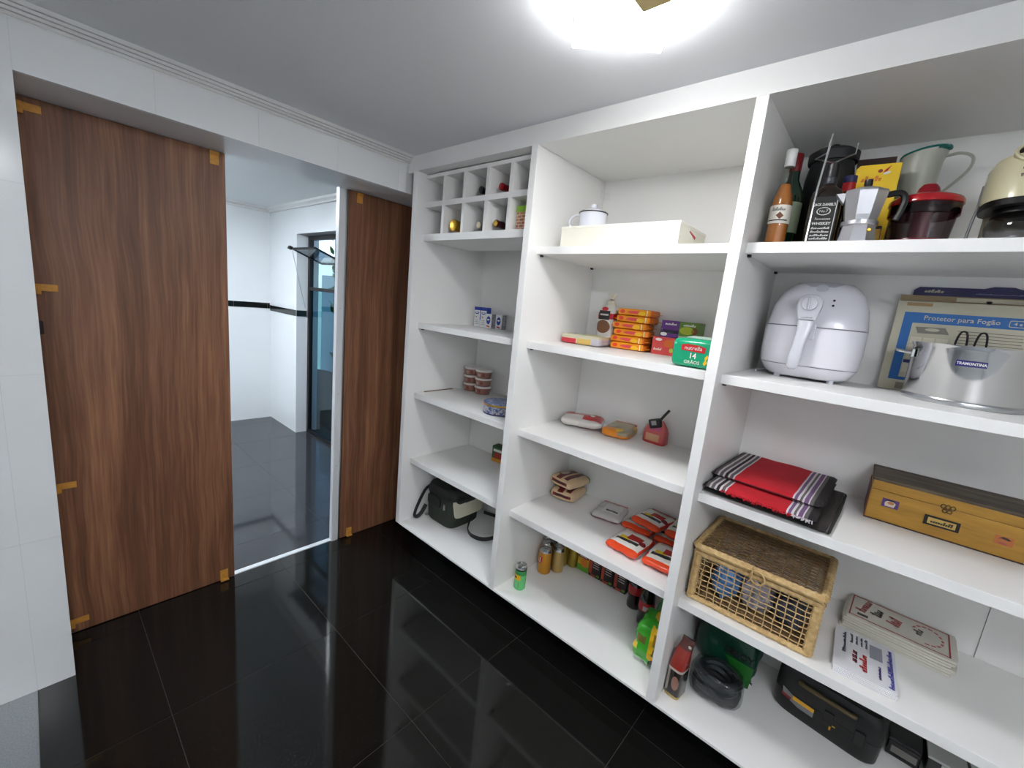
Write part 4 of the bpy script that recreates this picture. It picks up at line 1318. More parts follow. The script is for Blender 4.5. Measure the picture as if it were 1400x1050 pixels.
# round bottle with red neck
t = shelf_thing('red_neck_bottle', 'round dark bottle with red and blue neck between whiskey and moka pot', 'bottle', 0.258, -1.902, ZA, 0)
t.scale = (1, 1, 0.9)
obj('body', Lathe([(0, 0.001), (0.026, 0), (0.030, 0.006), (0.030, 0.15), (0.026, 0.175), (0.017, 0.195), (0, 0.195)], 22), M('brown_glass', (50, 24, 14), 0.12, coat=0.4), t, smooth=True)
obj('neck_wrap', Lathe([(0.0175, 0.186), (0.018, 0.188), (0.016, 0.222), (0, 0.223)], 18), RED, t, smooth=True)
obj('cap', Lathe([(0.0165, 0.2225), (0.017, 0.224), (0.0165, 0.243), (0, 0.245)], 18), M('navy_cap', (30, 34, 90), 0.4), t, smooth=True)

# moka pot
t = shelf_thing('moka_pot', 'eight-sided aluminium stovetop coffee maker with black handle', 'coffee maker', 0.135, -1.957, ZA, 10)
ALU = M('cast_aluminium', (196, 196, 200), 0.3, metal=0.9)


def octa(prof):
    bm = bmesh.new()
    rings = [[bm.verts.new((r * math.cos(PI / 8 + k * PI / 4), r * math.sin(PI / 8 + k * PI / 4), z)) for k in range(8)] for r, z in prof]
    for a, b in zip(rings, rings[1:]):
        for k in range(8):
            bm.faces.new((a[k], a[(k + 1) % 8], b[(k + 1) % 8], b[k]))
    bm.faces.new(list(reversed(rings[0])))
    bm.faces.new(rings[-1])
    return bm


obj('boiler', octa([(0.043, 0.0), (0.045, 0.003), (0.038, 0.050)]), ALU, t)
obj('collar', Lathe([(0.039, 0.049), (0.041, 0.051), (0.041, 0.060), (0.037, 0.062)], 24), ALU, t, smooth=True)
up = obj('upper_chamber', octa([(0.036, 0.061), (0.040, 0.075), (0.049, 0.132), (0.049, 0.135)]), ALU, t)
obj('spout', Prism([(-0.046, 0.108), (-0.066, 0.134), (-0.044, 0.135)], -0.012, 0.012, 'y'), ALU, t)
ld = obj('lid', octa([(0.050, 0.135), (0.048, 0.140), (0.012, 0.152)]), ALU, t)
obj('knob', Lathe([(0.006, 0.151), (0.010, 0.158), (0.009, 0.170), (0, 0.172)], 12), BLACK, ld, smooth=True)
obj('handle', Tube([(0.046, 0, 0.130), (0.072, 0, 0.134), (0.084, 0, 0.118), (0.080, 0, 0.085), (0.074, 0, 0.065)], 0.008, 8), BLACK, t, smooth=True)
obj('safety_valve', xf(Lathe([(0.005, 0), (0.005, 0.004), (0.003, 0.007), (0, 0.007)], 10), tr(0.020, -0.0395, 0.033) @ rot('X', 90)), GOLD, t, smooth=True)

# yellow card box, brown box
t = shelf_thing('coffee_box', 'yellow coffee box with rounded corner behind the moka pot', 'box', 0.335, -1.957, ZA, 3)
YB_ = M('yellow_card', (238, 200, 24), 0.45)
bm = Prism([(-0.052, 0), (0.052, 0), (0.052, 0.262), (-0.044, 0.262), (-0.052, 0.252)], -0.022, 0.022, 'y')
obj('body', bm, YB_, t)
scribble(t, 0.048, 0.016, M('orange_ink', (206, 120, 20), 0.5), at=(-0.012, -0.0222, 0.222), n=6, seed=3, name='logo_mark')
plate(t, 'red_dot', 'e', 0.011, 0.010, M('dark_red_ink', (140, 30, 40), 0.5), at=(0.006, -0.022, 0.243))
plate(t, 'red_flame', [(-0.008, -0.008), (0.002, -0.004), (0.010, 0.012), (-0.002, 0.002)], 0, 0, RED, at=(0.020, -0.022, 0.245))
plate(t, 'white_drop', 'e', 0.018, 0.007, PAPER, at=(0.022, -0.0222, 0.236), spin=15)
plate(t, 'black_cup', 'o', 0.022, 0.024, INK, at=(-0.005, -0.022, 0.180))
plate(t, 'white_cup', 'e', 0.020, 0.020, PAPER, at=(0.012, -0.0224, 0.180))
plate(t, 'bean_mark', 'e', 0.009, 0.006, M('bean_brown', (120, 60, 20), 0.5), at=(0.037, -0.022, 0.178), spin=30)
obj('side_strip', Bx(0.0520, 0.0528, -0.022, 0.022, 0.20, 0.24), M('dark_red_card', (120, 20, 30), 0.45), t)
obj('side_strip', Bx(0.0520, 0.0528, -0.022, 0.022, 0.155, 0.195), M('green_card', (80, 170, 80), 0.45), t)
t = shelf_thing('brown_box', 'dark brown card box behind the yellow coffee box', 'box', 0.450, -1.940, ZA, 3)
obj('body', Bx(-0.048, 0.048, -0.02, 0.02, 0, 0.315), M('dark_brown_card', (74, 48, 38), 0.7, var=0.15, vscale=50), t, bevel=0.001, seg=1)
obj('lid_flap', Bx(-0.0485, 0.0485, -0.0205, 0.0205, 0.300, 0.3165), M('darker_brown_card', (58, 38, 32), 0.7), t)
t = shelf_thing('small_yellow_tin', 'small yellow tin with black print beside the moka pot', 'tin', 0.253, -1.984, ZA, 0)
obj('body', Bx(-0.018, 0.018, -0.018, 0.018, 0, 0.062), M('ochre_tin', (196, 150, 40), 0.4, var=0.3, vscale=80), t, bevel=0.002)
obj('lid', Bx(-0.0185, 0.0185, -0.0185, 0.0185, 0.062, 0.070), BLACK, t, bevel=0.002)

# plastic jug with green rim
t = shelf_thing('plastic_jug', 'translucent plastic jug with teal rim at the back of the top shelf', 'jug', 0.440, -2.048, ZA, -12)
JUG = M('frosted_plastic', (176, 178, 166), 0.35)
obj('body', Loft([(0.0, 0.038, 0.038, 2, 0, 0), (0.004, 0.042, 0.042, 2, 0, 0), (0.19, 0.046, 0.046, 2, 0, 0), (0.285, 0.050, 0.050, 2, 0, 0), (0.315, 0.053, 0.050, 2, 0.004, 0)], 28), JUG, t, smooth=True)
obj('rim', Tube([(0.004 + 0.0535 * math.cos(a), 0.0505 * math.sin(a), 0.316 + 0.010 * math.cos(a)) for a in [2 * PI * k / 28 for k in range(28)]], 0.003, 6, closed=True), M('teal_rim', (16, 110, 100), 0.35), t, smooth=True)
obj('rim_grip', xf(soft(0.03, 0.03, 0.012, 4), tr(0.048, 0, 0.318)), M('teal_rim', (16, 110, 100), 0.35), t, smooth=True)
obj('handle', Tube([(0.050, 0, 0.300), (0.085, 0, 0.302), (0.112, 0, 0.285), (0.108, 0, 0.25), (0.070, 0, 0.205), (0.046, 0, 0.185)], 0.006, 8, flat=(0.007, 0.004)), JUG, t, smooth=True)

# red-lidded juicer
t = shelf_thing('citrus_juicer', 'juicer with red domed lid over a clear bowl', 'juicer', 0.225, -2.082, ZA, 0)
RP = M('red_plastic', (160, 14, 26), 0.18, coat=0.5)
SMOKE = glass('smoky_clear_plastic', (190, 176, 180), 0.09)
obj('base', Lathe([(0, 0.001), (0.064, 0), (0.066, 0.005), (0.064, 0.022), (0, 0.022)], 32), M('dark_red_plastic', (92, 10, 24), 0.25), t, smooth=True)
obj('core', Lathe([(0.022, 0.022), (0.020, 0.095), (0.026, 0.10), (0, 0.10)], 22), M('core_red', (150, 50, 66), 0.3), t, smooth=True)
obj('bowl', Lathe([(0.062, 0.0225), (0.066, 0.06), (0.070, 0.108), (0.072, 0.112)], 36, cap=False), SMOKE, t, smooth=True)
lid = obj('lid', Lathe([(0.073, 0.112), (0.0765, 0.114), (0.0765, 0.122), (0.072, 0.130), (0.05, 0.139), (0.026, 0.143), (0, 0.1435)], 36), RP, t, smooth=True)
obj('dome', Lathe([(0.026, 0.142), (0.022, 0.158), (0.015, 0.168), (0, 0.172)], 26), M('red_translucent', (128, 16, 30), 0.25), lid, smooth=True)
obj('skirt', Lathe([(0.070, 0.084), (0.0735, 0.086), (0.0735, 0.112), (0.070, 0.113)], 36, cap=False), glass('red_clear_plastic', (150, 60, 84), 0.09), t, smooth=True)

# cream coffee machine at the right edge
t = shelf_thing('coffee_machine', 'cream drip coffee machine with black trim and glass carafe', 'coffee machine', 0.265, -2.272, ZA, 4)
CRM = M('cream_plastic', (214, 208, 172), 0.25, coat=0.3)
obj('base_plate', Loft([(0.0, 0.084, 0.10, 3, 0, 0), (0.018, 0.082, 0.098, 3, 0, 0)], 30), BLACK, t, smooth=True)
obj('warming_plate', Lathe([(0.062, 0.0182), (0.064, 0.024), (0, 0.025)], 28, c=(0, -0.015)), CHROME, t, smooth=True)
obj('column', Bx(-0.06, 0.06, 0.058, 0.095, 0.018, 0.13), CRM, t, bevel=0.008)
obj('carafe', Lathe([(0.052, 0.0252), (0.066, 0.035), (0.069, 0.055), (0.062, 0.078), (0.056, 0.086)], 30, c=(0, -0.012), cap=False), glass('carafe_glass', (206, 206, 208), 0.12), t, smooth=True)
obj('carafe_collar', Lathe([(0.058, 0.084), (0.061, 0.086), (0.061, 0.100), (0, 0.101)], 28, c=(0, -0.012)), BLACK, t, smooth=True)
obj('trim_band', Loft([(0.098, 0.083, 0.099, 2.6, 0, 0), (0.112, 0.085, 0.101, 2.6, 0, 0)], 34), BLACK, t, smooth=True)
obj('water_tank', Loft([(0.1122, 0.086, 0.102, 2.6, 0, 0), (0.20, 0.083, 0.098, 2.6, 0, 0), (0.214, 0.076, 0.090, 2.6, 0, 0)], 34), CRM, t, smooth=True)
FT = tr(-0.026, -0.066, 0.210) @ rot('X', 52)
obj('filler_collar', xf(Lathe([(0.034, -0.014), (0.036, 0.012), (0.033, 0.015), (0.029, 0.013)], 26, cap=False), FT), CRM, t, smooth=True)
obj('filler_opening', xf(Lathe([(0.0305, -0.012), (0.0305, 0.006), (0, 0.005)], 26), FT), M('dark_hole', (30, 26, 22), 0.6), t)
scribble(t, 0.022, 0.007, M('brown_script', (84, 56, 44), 0.5), at=(-0.034, -0.0975, 0.176), n=7, seed=12, spin=3)
scribble(t, 0.024, 0.010, M('brown_script', (84, 56, 44), 0.5), at=(-0.034, -0.0990, 0.162), n=5, seed=13, spin=8)
obj('power_cord', Tube([(-0.083, 0.03, 0.17), (-0.088, 0.0, 0.11), (-0.094, -0.01, 0.06), (-0.098, -0.02, 0.004)], 0.003, 6), BRUSH, t, smooth=True)

# ================================================================== THIRD BAY, AIR FRYER SHELF
t = shelf_thing('air_fryer', 'glossy white air fryer with large dial handle', 'air fryer', 0.392, -1.886, Z1, 2)
AF = [(0.008, 0.104, 0.094, 3.0, 0, 0), (0.016, 0.120, 0.110, 3.0, 0, 0), (0.045, 0.137, 0.124, 3.1, 0, 0), (0.10, 0.1425, 0.130, 3.2, 0, 0), (0.18, 0.141, 0.129, 3.1, 0, 0), (0.24, 0.132, 0.122, 2.9, 0, 0.004), (0.285, 0.115, 0.108, 2.7, 0, 0.010), (0.31, 0.095, 0.09, 2.6, 0, 0.018), (0.322, 0.078, 0.074, 2.5, 0, 0.022), (0.326, 0.05, 0.05, 2.4, 0, 0.024)]
obj('body', Loft(AF, 48), WPLASTIC, t, smooth=True, angle=60)
# drawer front: a shell just proud of the body
DR = [(0.050, 0.1398, 0.1270, 3.1, 0, 0), (0.10, 0.1442, 0.1318, 3.2, 0, 0), (0.172, 0.1434, 0.1312, 3.15, 0, 0)]
dr = obj('drawer', Loft(DR, 36, a0=PI * 1.06, a1=PI * 1.94, cap=False), WPLASTIC, t, smooth=True, angle=60)
obj('drawer_gap', Loft([(0.173, 0.1420, 0.1300, 3.15, 0, 0), (0.1765, 0.1420, 0.1300, 3.15, 0, 0)], 36, a0=PI * 1.04, a1=PI * 1.96, cap=False), M('seam_grey', (110, 110, 118), 0.5), t, smooth=True)
obj('lower_gap', Loft([(0.0465, 0.1382, 0.1252, 3.1, 0, 0), (0.0485, 0.1388, 0.1258, 3.1, 0, 0)], 36, a0=PI * 1.05, a1=PI * 1.95, cap=False), M('seam_grey', (110, 110, 118), 0.5), t, smooth=True)
GREYP = M('pearl_grey_plastic', (206, 207, 214), 0.25, coat=0.3)
hp = [(-0.033, 0.000), (-0.031, 0.020), (-0.020, 0.032), (0.0, 0.036), (0.020, 0.032), (0.031, 0.020), (0.033, 0.0), (0.028, -0.022), (0.022, -0.045), (-0.022, -0.045), (-0.028, -0.022)]
hd = obj('dial_housing', xf(Prism([(a, b) for a, b in hp], -0.162, -0.118, 'y'), tr(-0.018, 0, 0.240)), GREYP, t, bevel=0.004)
kn = obj('dial_knob', xf(Lathe([(0.0215, 0), (0.0205, 0.006), (0, 0.0065)], 26), tr(-0.018, -0.1622, 0.246) @ rot('X', 90)), WPLASTIC, hd, smooth=True)
obj('dial_ridge', Bx(-0.022, -0.016, -0.180, -0.1685, 0.2275, 0.2645), GREYP, hd, bevel=0.002)
scribble(hd, 0.030, 0.004, M('grey_mark', (130, 130, 138), 0.5), at=(-0.018, -0.1625, 0.203), n=9, seed=2)
hb = bmesh.new()
loft(hb, [(0.036, 0.008, 0.008, 2.4, -0.030, -0.160), (0.044, 0.0165, 0.012, 2.6, -0.029, -0.163), (0.075, 0.0185, 0.0135, 2.8, -0.027, -0.166), (0.12, 0.0165, 0.013, 2.8, -0.023, -0.166), (0.165, 0.0195, 0.013, 2.8, -0.018, -0.158), (0.193, 0.022, 0.013, 2.8, -0.018, -0.152)], 22)
obj('handle', hb, GREYP, t, smooth=True, angle=60)
obj('handle_mount', Bx(-0.024, 0.012, -0.150, -0.125, 0.135, 0.185), GREYP, t, bevel=0.004)
for z in (0.262, 0.246):
    obj('indicator_light', xf(Lathe([(0.0035, 0), (0.0035, 0.002), (0, 0.002)], 12), tr(0.040, -0.1185 - (0.262 - z) * 0.2, z) @ rot('X', 90)), INK, t)
obj('top_recess', xf(Prism([(-0.055, 0.006), (-0.03, -0.012), (0.03, -0.012), (0.055, 0.006), (0.03, 0.010), (-0.03, 0.010)], 0, 0.0015), tr(0, -0.066, 0.3135) @ rot('X', 44)), M('recess_grey', (176, 176, 186), 0.35), t)
obj('badge_dial', xf(Lathe([(0.016, 0), (0.016, 0.003), (0, 0.003)], 20), tr(0, -0.082, 0.3005) @ rot('X', 48)), GREYP, t, smooth=True)
for xx, yy in ((-0.075, -0.075), (0.075, -0.075), (-0.075, 0.07), (0.075, 0.07)):
    obj('foot', Lathe([(0.010, 0), (0.010, 0.012)], 12, c=(xx, yy)), GREYP, t)
obj('power_cord', Tube([(-0.10, 0.06, 0.03), (-0.135, 0.03, 0.010), (-0.15, -0.01, 0.006), (-0.145, -0.05, 0.006)], 0.004, 6), WPLASTIC, t, smooth=True)

# stove-protector carton and the boxes behind it
LEAN = 0.0
t = shelf_thing('stove_protector_carton', 'flat cream carton with blue printed frame behind the pot', 'box', 0.502, -2.262, Z1, 0)
CC = M('cream_card', (204, 198, 176), 0.6, var=0.05, vscale=12)
BLU = M('bright_blue_print', (22, 104, 178), 0.5)
W2, H2 = 0.182, 0.290
obj('body', Bx(-W2, W2, -0.008, 0.008, 0, H2), CC, t, bevel=0.001, seg=1)
bm = bmesh.new()
for a in ((-0.160, 0.160, 0.222, 0.255), (-0.160, -0.136, 0.045, 0.222), (0.136, 0.160, 0.045, 0.222), (-0.160, 0.160, 0.035, 0.045)):
    box(bm, a[0], a[1], -0.0086, -0.008, a[2], a[3])
obj('blue_frame', bm, BLU, t)
text(t, 'Protetor para Fogão', 0.0200, CC, at=(-0.030, -0.0087, 0.239), bold=0.0002)
plate(t, 'size_tag_border', 'o', 0.074, 0.020, CC, at=(0.106, -0.0086, 0.238))
plate(t, 'size_tag', 'o', 0.070, 0.016, BLU, at=(0.106, -0.0092, 0.238))
text(t, '4 e 6', 0.013, CC, at=(0.092, -0.0098, 0.238), bold=0.0003)
scribble(t, 0.026, 0.005, CC, at=(0.124, -0.0098, 0.237), n=6, seed=4)
GI = M('grey_print', (136, 132, 122), 0.6)
DI = M('dark_print', (70, 66, 62), 0.6)
plate(t, 'foil_drawing', [(-0.04, 0.010), (0.028, 0.012), (0.04, -0.008), (-0.032, -0.010)], 0, 0, GI, at=(-0.086, -0.008, 0.200))
plate(t, 'drawing_oval', 'e', 0.034, 0.010, CC, at=(-0.086, -0.0086, 0.203))
for k in range(5):
    plate(t, 'print_line', 'r', 0.14 - 0.01 * (k % 2), 0.0022, GI, at=(0.040, -0.008, 0.206 - 0.009 * k))
for r_ in range(3):
    for c_ in range(3):
        plate(t, 'drawing_cell', 'r', 0.026, 0.020, M('pale_cell', (222, 216, 196), 0.6), at=(-0.118 + 0.030 * c_, -0.008, 0.168 - 0.025 * r_))
plate(t, 'navy_band', 'r', 0.06, 0.010, NAVY, at=(-0.104, -0.008, 0.098))
plate(t, 'number_cell', 'r', 0.055, 0.028, M('pale_cell', (222, 216, 196), 0.6), at=(-0.106, -0.008, 0.076))
text(t, '12', 0.016, DI, at=(-0.106, -0.0087, 0.076))
plate(t, 'grey_label', 'r', 0.060, 0.022, GI, at=(-0.108, -0.008, 0.016))
plate(t, 'tape_stain', 'r', 0.06, 0.010, M('old_tape', (170, 140, 96), 0.5), at=(-0.130, -0.0082, 0.280))
plate(t, 'tape_stain', 'r', 0.05, 0.016, M('old_tape', (170, 140, 96), 0.5), at=(0.135, -0.0082, 0.276))

t = shelf_thing('brown_carton', 'flat brown carton edge just above the cream carton', 'box', 0.5165, -2.262, Z1, 0)
obj('body', Bx(-0.180, 0.182, -0.0055, 0.0055, 0, 0.310), M('kraft_card', (158, 138, 108), 0.7), t)
plate(t, 'pale_strip', 'r', 0.14, 0.012, CC, at=(0.02, -0.0055, 0.301))
plate(t, 'black_notch', [(-0.008, 0.004), (0.008, 0.004), (0.003, -0.004), (-0.003, -0.004)], 0, 0, INK, at=(0.02, -0.0055, 0.296))
t = shelf_thing('navy_carton', 'dark navy flat carton at the very back with tiny white lettering', 'box', 0.530, -2.285, Z1, 0)
obj('body', Prism([(-0.175, 0), (0.19, 0), (0.19, 0.334), (0.06, 0.337), (0.04, 0.344), (0.0, 0.344), (-0.02, 0.338), (-0.163, 0.338), (-0.175, 0.328)], -0.0055, 0.0055, 'y'), M('navy_card', (26, 26, 84), 0.45), t)
scribble(t, 0.044, 0.010, CC, at=(-0.128, -0.0057, 0.326), n=6, seed=21)
scribble(t, 0.11, 0.0035, M('pale_navy_ink', (130, 130, 170), 0.5), at=(0.02, -0.0057, 0.322), n=20, seed=22)

# stainless pot
t = shelf_thing('stock_pot', 'polished stainless steel stock pot with navy brand plate', 'pot', 0.348, -2.262, Z1, 0)
PR = 0.124
obj('base_disc', Lathe([(0, 0), (PR * 1.0, 0), (PR * 1.02, 0.004), (PR * 1.02, 0.012), (PR, 0.016), (0, 0.016)], 48), BRUSH, t, smooth=True)
obj('wall', Lathe([(PR - 0.001, 0.015), (PR, 0.018), (PR, 0.150), (PR + 0.004, 0.158), (PR + 0.005, 0.162), (PR + 0.001, 0.162), (PR - 0.003, 0.155), (PR - 0.003, 0.02), (0, 0.02)], 56, cap=False), CHROME, t, smooth=True)
for s in (-1, 1):
    h = obj('side_handle', Tube([(s * (PR - 0.002), -0.040, 0.128), (s * (PR + 0.030), -0.036, 0.132), (s * (PR + 0.036), 0, 0.134), (s * (PR + 0.030), 0.036, 0.132), (s * (PR - 0.002), 0.040, 0.128)], 0.0042, 8), CHROME, t, smooth=True)
    obj('handle_mount', xf(Bx(-0.002, 0.006, -0.046, 0.046, 0.116, 0.140), tr(s * PR - (0.004 if s > 0 else 0), 0, 0)), CHROME, h, bevel=0.002)
plate(t, 'brand_plate', 'r', 0.058, 0.0155, M('navy_plate', (28, 26, 110), 0.35), at=(0, 0, 0.116), R=PR + 0.0006, ox=-0.010)
text(t, 'TRAMONTINA', 0.0098, PAPER, at=(0, 0, 0.116), R=PR + 0.0016, bold=0.0003, sx=0.86, ox=-0.010)
t = shelf_thing('wire_skimmer', 'dark wire loops of a basket handle standing inside the steel pot', 'utensil', 0.348, -2.262, Z1 + 0.0205, 0)
DW = M('dark_wire', (46, 46, 48), 0.3, metal=0.8)
obj('basket_ring', Tube([(0.105 * math.cos(a), 0.105 * math.sin(a), 0.003) for a in [2 * PI * k / 28 for k in range(28)]], 0.0025, 6, closed=True), DW, t, smooth=True)
for dx in (-0.020, 0.020):
    obj('wire_loop', Tube([(dx - 0.014, 0.106, 0.002), (dx - 0.013, 0.098, 0.12), (dx - 0.009, 0.094, 0.172), (dx, 0.093, 0.184), (dx + 0.009, 0.094, 0.172), (dx + 0.013, 0.098, 0.12), (dx + 0.014, 0.106, 0.002)], 0.0026, 7), DW, t, smooth=True)

# ================================================================== THIRD BAY, CLOTH SHELF
def stripes(name, base, axis, rows, bump=0.5):
    return printed(name, base, [('r', axis, a, b, -0.1, 1.1, c) for a, b, c in rows], 0.9, bump=bump, bscale=140)


W_, P_, K_, G_ = (206, 200, 204), (112, 84, 122), (34, 30, 32), (96, 92, 92)
RC = (186, 20, 36)
rows = [(-0.1, 0.04, K_), (0.04, 0.07, G_), (0.07, 0.09, W_), (0.09, 0.12, G_), (0.12, 0.14, W_), (0.14, 0.17, K_), (0.17, 0.19, W_), (0.19, 0.22, G_), (0.22, 0.235, W_),
        (0.76, 0.775, W_), (0.775, 0.80, P_), (0.80, 0.82, W_), (0.82, 0.84, G_), (0.84, 0.855, W_), (0.855, 0.89, P_), (0.89, 0.90, W_), (0.90, 0.93, G_), (0.93, 1.1, K_)]
REDC = stripes('red_striped_weave', RC, 'xy', rows)
BLKC = stripes('black_striped_weave', (40, 38, 36), 'xy', [(0.0, 0.05, K_), (0.1, 0.12, G_), (0.16, 0.18, W_), (0.2, 0.24, P_), (0.26, 0.28, W_)])


def cloth(w, d, h, seed, amp=0.004):
    bm = bmesh.new()
    nx, ny = 34, 26
    g = {}
    for k in (0, 1):
        for i in range(nx + 1):
            for j in range(ny + 1):
                u, v = i / nx, j / ny
                e = min(u, 1 - u, v, 1 - v)
                q = min(1, e / 0.06)
                edge = math.sqrt(max(0, 1 - (1 - q) ** 2))
                wv = noise.fractal(Vector((u * 3 + seed, v * 3, seed * 2)), 0.8, 2, 3) * amp
                fr = noise.noise(Vector((u * 18, v * 18, seed * 3.3))) * 0.004
                x = (u - 0.5) * w + (fr if u in (0, 1) else 0)
                y = (v - 0.5) * d + (fr if v in (0, 1) else 0)
                z = h * 0.5 + (0.5 * h * edge + wv * edge if k else -0.5 * h * edge)
                g[k, i, j] = bm.verts.new((x, y, max(z, 0.0)))
    for i in range(nx):
        for j in range(ny):
            bm.faces.new((g[1, i, j], g[1, i + 1, j], g[1, i + 1, j + 1], g[1, i, j + 1]))
            bm.faces.new((g[0, i, j], g[0, i, j + 1], g[0, i + 1, j + 1], g[0, i + 1, j]))
    for i in range(nx):
        bm.faces.new((g[0, i, 0], g[0, i + 1, 0], g[1, i + 1, 0], g[1, i, 0]))
        bm.faces.new((g[0, i, ny], g[1, i, ny], g[1, i + 1, ny], g[0, i + 1, ny]))
    for j in range(ny):
        bm.faces.new((g[0, 0, j], g[1, 0, j], g[1, 0, j + 1], g[0, 0, j + 1]))
        bm.faces.new((g[0, nx, j], g[0, nx, j + 1], g[1, nx, j + 1], g[1, nx, j]))
    return bm


def fringe(w, y, z, n, seed, L=0.014):
    bm = bmesh.new()
    rn = random.Random(seed)
    for k in range(n):
        x = -w / 2 + w * (k + 0.5) / n
        dx, dz = rn.uniform(-0.004, 0.004), rn.uniform(-0.006, 0.002)
        tube(bm, [(x, y + 0.003, z), (x + dx * 0.5, y - L * 0.5, z + dz * 0.4), (x + dx, y - L, z + dz)], 0.0016, 4)
    return bm


t = shelf_thing('black_folded_cloth', 'black folded cloth under the red striped one', 'cloth', 0.292, -1.893, Z2, -2)
obj('fold', cloth(0.350, 0.44, 0.018, 3, 0.0015), M('black_weave', (46, 43, 40), 0.95, bump=0.5, bscale=160), t, smooth=True)
obj('edge_hem', Tube([(0.172, -0.215, 0.009), (0.175, 0.0, 0.010), (0.172, 0.2, 0.009)], 0.006, 6), BLKC, t)
t = shelf_thing('red_striped_cloth', 'red woven cloth with black and white striped ends, folded on the shelf', 'cloth', 0.291, -1.876, Z2 + 0.0200, -2)
obj('lower_fold', cloth(0.315, 0.47, 0.020, 5, 0.002), REDC, t, smooth=True)
obj('upper_fold', xf(cloth(0.322, 0.375, 0.020, 7, 0.003), tr(-0.004, 0.045, 0.0195)), REDC, t, smooth=True)
obj('fringe', fringe(0.20, -0.232, 0.012, 60, 5), M('red_thread', (190, 22, 38), 0.9), t)
obj('fringe', fringe(0.05, -0.232, 0.012, 14, 6).__class__ and xf(fringe(0.05, -0.232, 0.012, 14, 6), tr(0.126, 0, 0)), M('pale_thread', (206, 198, 204), 0.9), t)
obj('crease_thread', Tube([(-0.115 + 0.02 * k, -0.143 - 0.002 * (k % 2), 0.030) for k in range(12)], 0.0022, 5), M('dark_thread', (70, 12, 20), 0.9), t)

# yellow wooden keepsake box
t = shelf_thing('yellow_wooden_box', 'ochre painted wooden box with brown lid, clasp and framed name label', 'box', 0.440, -2.300, Z2, 0.5)
OCH = ramp_noise('ochre_wood', [(0.3, (156, 112, 32)), (0.6, (178, 132, 42)), (0.8, (190, 146, 58))], 8, (1, 6, 6), 0.45)
DKW = ramp_noise('worn_brown_wood', [(0.35, (52, 40, 30)), (0.5, (78, 66, 50)), (0.62, (96, 84, 66))], 7, (0.7, 5, 5), 0.6)
HB, HL = 0.098, 0.138
obj('body', Bx(-0.170, 0.170, -0.090, 0.090, 0, HB), OCH, t, bevel=0.0015)
lid = obj('lid', Bx(-0.170, 0.170, -0.090, 0.090, HB + 0.001, HL - 0.010), OCH, t, bevel=0.0015)
obj('lid_top', Bx(-0.172, 0.172, -0.092, 0.092, HL - 0.010, HL), DKW, lid, bevel=0.002)
obj('side_edge', Bx(-0.172, -0.1702, -0.091, 0.09, 0, HB), M('red_brown_edge', (104, 44, 28), 0.5), t)
obj('bottom_edge', Bx(-0.171, 0.171, -0.0915, -0.0902, 0, 0.004), M('dark_edge', (60, 36, 20), 0.5), t)
cp = bmesh.new()
for q in range(3):
    tube(cp, [(0.010 * q - 0.010 + 0.005 * math.cos(a), -0.0915, HB + 0.003 + 0.0065 * math.sin(a)) for a in [2 * PI * k / 12 for k in range(12)]], 0.0014, 5, closed=True)
for q in range(2):
    tube(cp, [(0.010 * q - 0.005 + 0.005 * math.cos(a), -0.0915, HB - 0.010 + 0.005 * math.sin(a)) for a in [2 * PI * k / 12 for k in range(12)]], 0.0014, 5, closed=True)
cl = obj('clasp', cp, M('antique_metal', (84, 72, 50), 0.4, metal=0.8), t, smooth=True)
cl.location = (0.004, 0, 0)
fr = obj('label_frame', Bx(-0.038, 0.038, -0.0915, -0.0902, 0.034, 0.064), INK, t)
plate(fr, 'label_card', 'r', 0.060, 0.019, M('label_card', (196, 164, 90), 0.6), at=(0, -0.0916, 0.049))
scribble(fr, 0.048, 0.011, INK, at=(0, -0.0923, 0.049), n=9, seed=31)
s1 = plate(t, 'purple_sticker', 'r', 0.040, 0.027, M('sticker_purple', (84, 58, 116), 0.5), at=(-0.118, -0.0902, 0.064))
plate(s1, 'pale_patch', [(-0.012, -0.010), (0.010, -0.010), (0.013, 0.002), (0.006, 0.008), (-0.006, 0.009), (-0.013, 0.002)], 0, 0, M('sticker_pale', (206, 190, 170), 0.5), at=(-0.118, -0.0909, 0.064))
plate(s1, 'brown_patch', 'e', 0.016, 0.009, M('sticker_tan', (176, 112, 70), 0.5), at=(-0.117, -0.0915, 0.066))
plate(s1, 'dark_patch', 'r', 0.020, 0.004, M('sticker_dark', (40, 28, 30), 0.5), at=(-0.118, -0.0915, 0.0735))
s2 = plate(t, 'orange_sticker', 'r', 0.036, 0.025, M('sticker_orange', (178, 100, 52), 0.5), at=(0.124, -0.0902, 0.050))
plate(s2, 'dark_patch', [(-0.012, 0.0), (-0.004, 0.008), (0.006, 0.007), (0.013, 0.002), (0.008, 0.0), (-0.006, 0.003)], 0, 0, M('sticker_dark', (40, 28, 30), 0.5), at=(0.124, -0.0909, 0.053))
plate(s2, 'pink_patch', 'e', 0.018, 0.006, M('sticker_rose', (166, 80, 76), 0.5), at=(0.123, -0.0909, 0.042))

# ================================================================== THIRD BAY, BASKET SHELF
t = shelf_thing('wicker_basket', 'lidded open-weave wicker basket with a ring clasp', 'basket', 0.250, -1.9045, Z3, 0)
WK = ramp_noise('wicker_straw', [(0.3, (172, 136, 86)), (0.55, (204, 172, 118)), (0.75, (226, 200, 150))], 60, (1, 1, 1), 0.6, bump=0.4)
WKD = ramp_noise('wicker_dark_straw', [(0.3, (92, 68, 40)), (0.55, (128, 98, 60)), (0.75, (150, 120, 80))], 60, (1, 1, 1), 0.6, bump=0.4)
BW, BD, BH = 0.181, 0.150, 0.188     # half width, half depth, height of the body


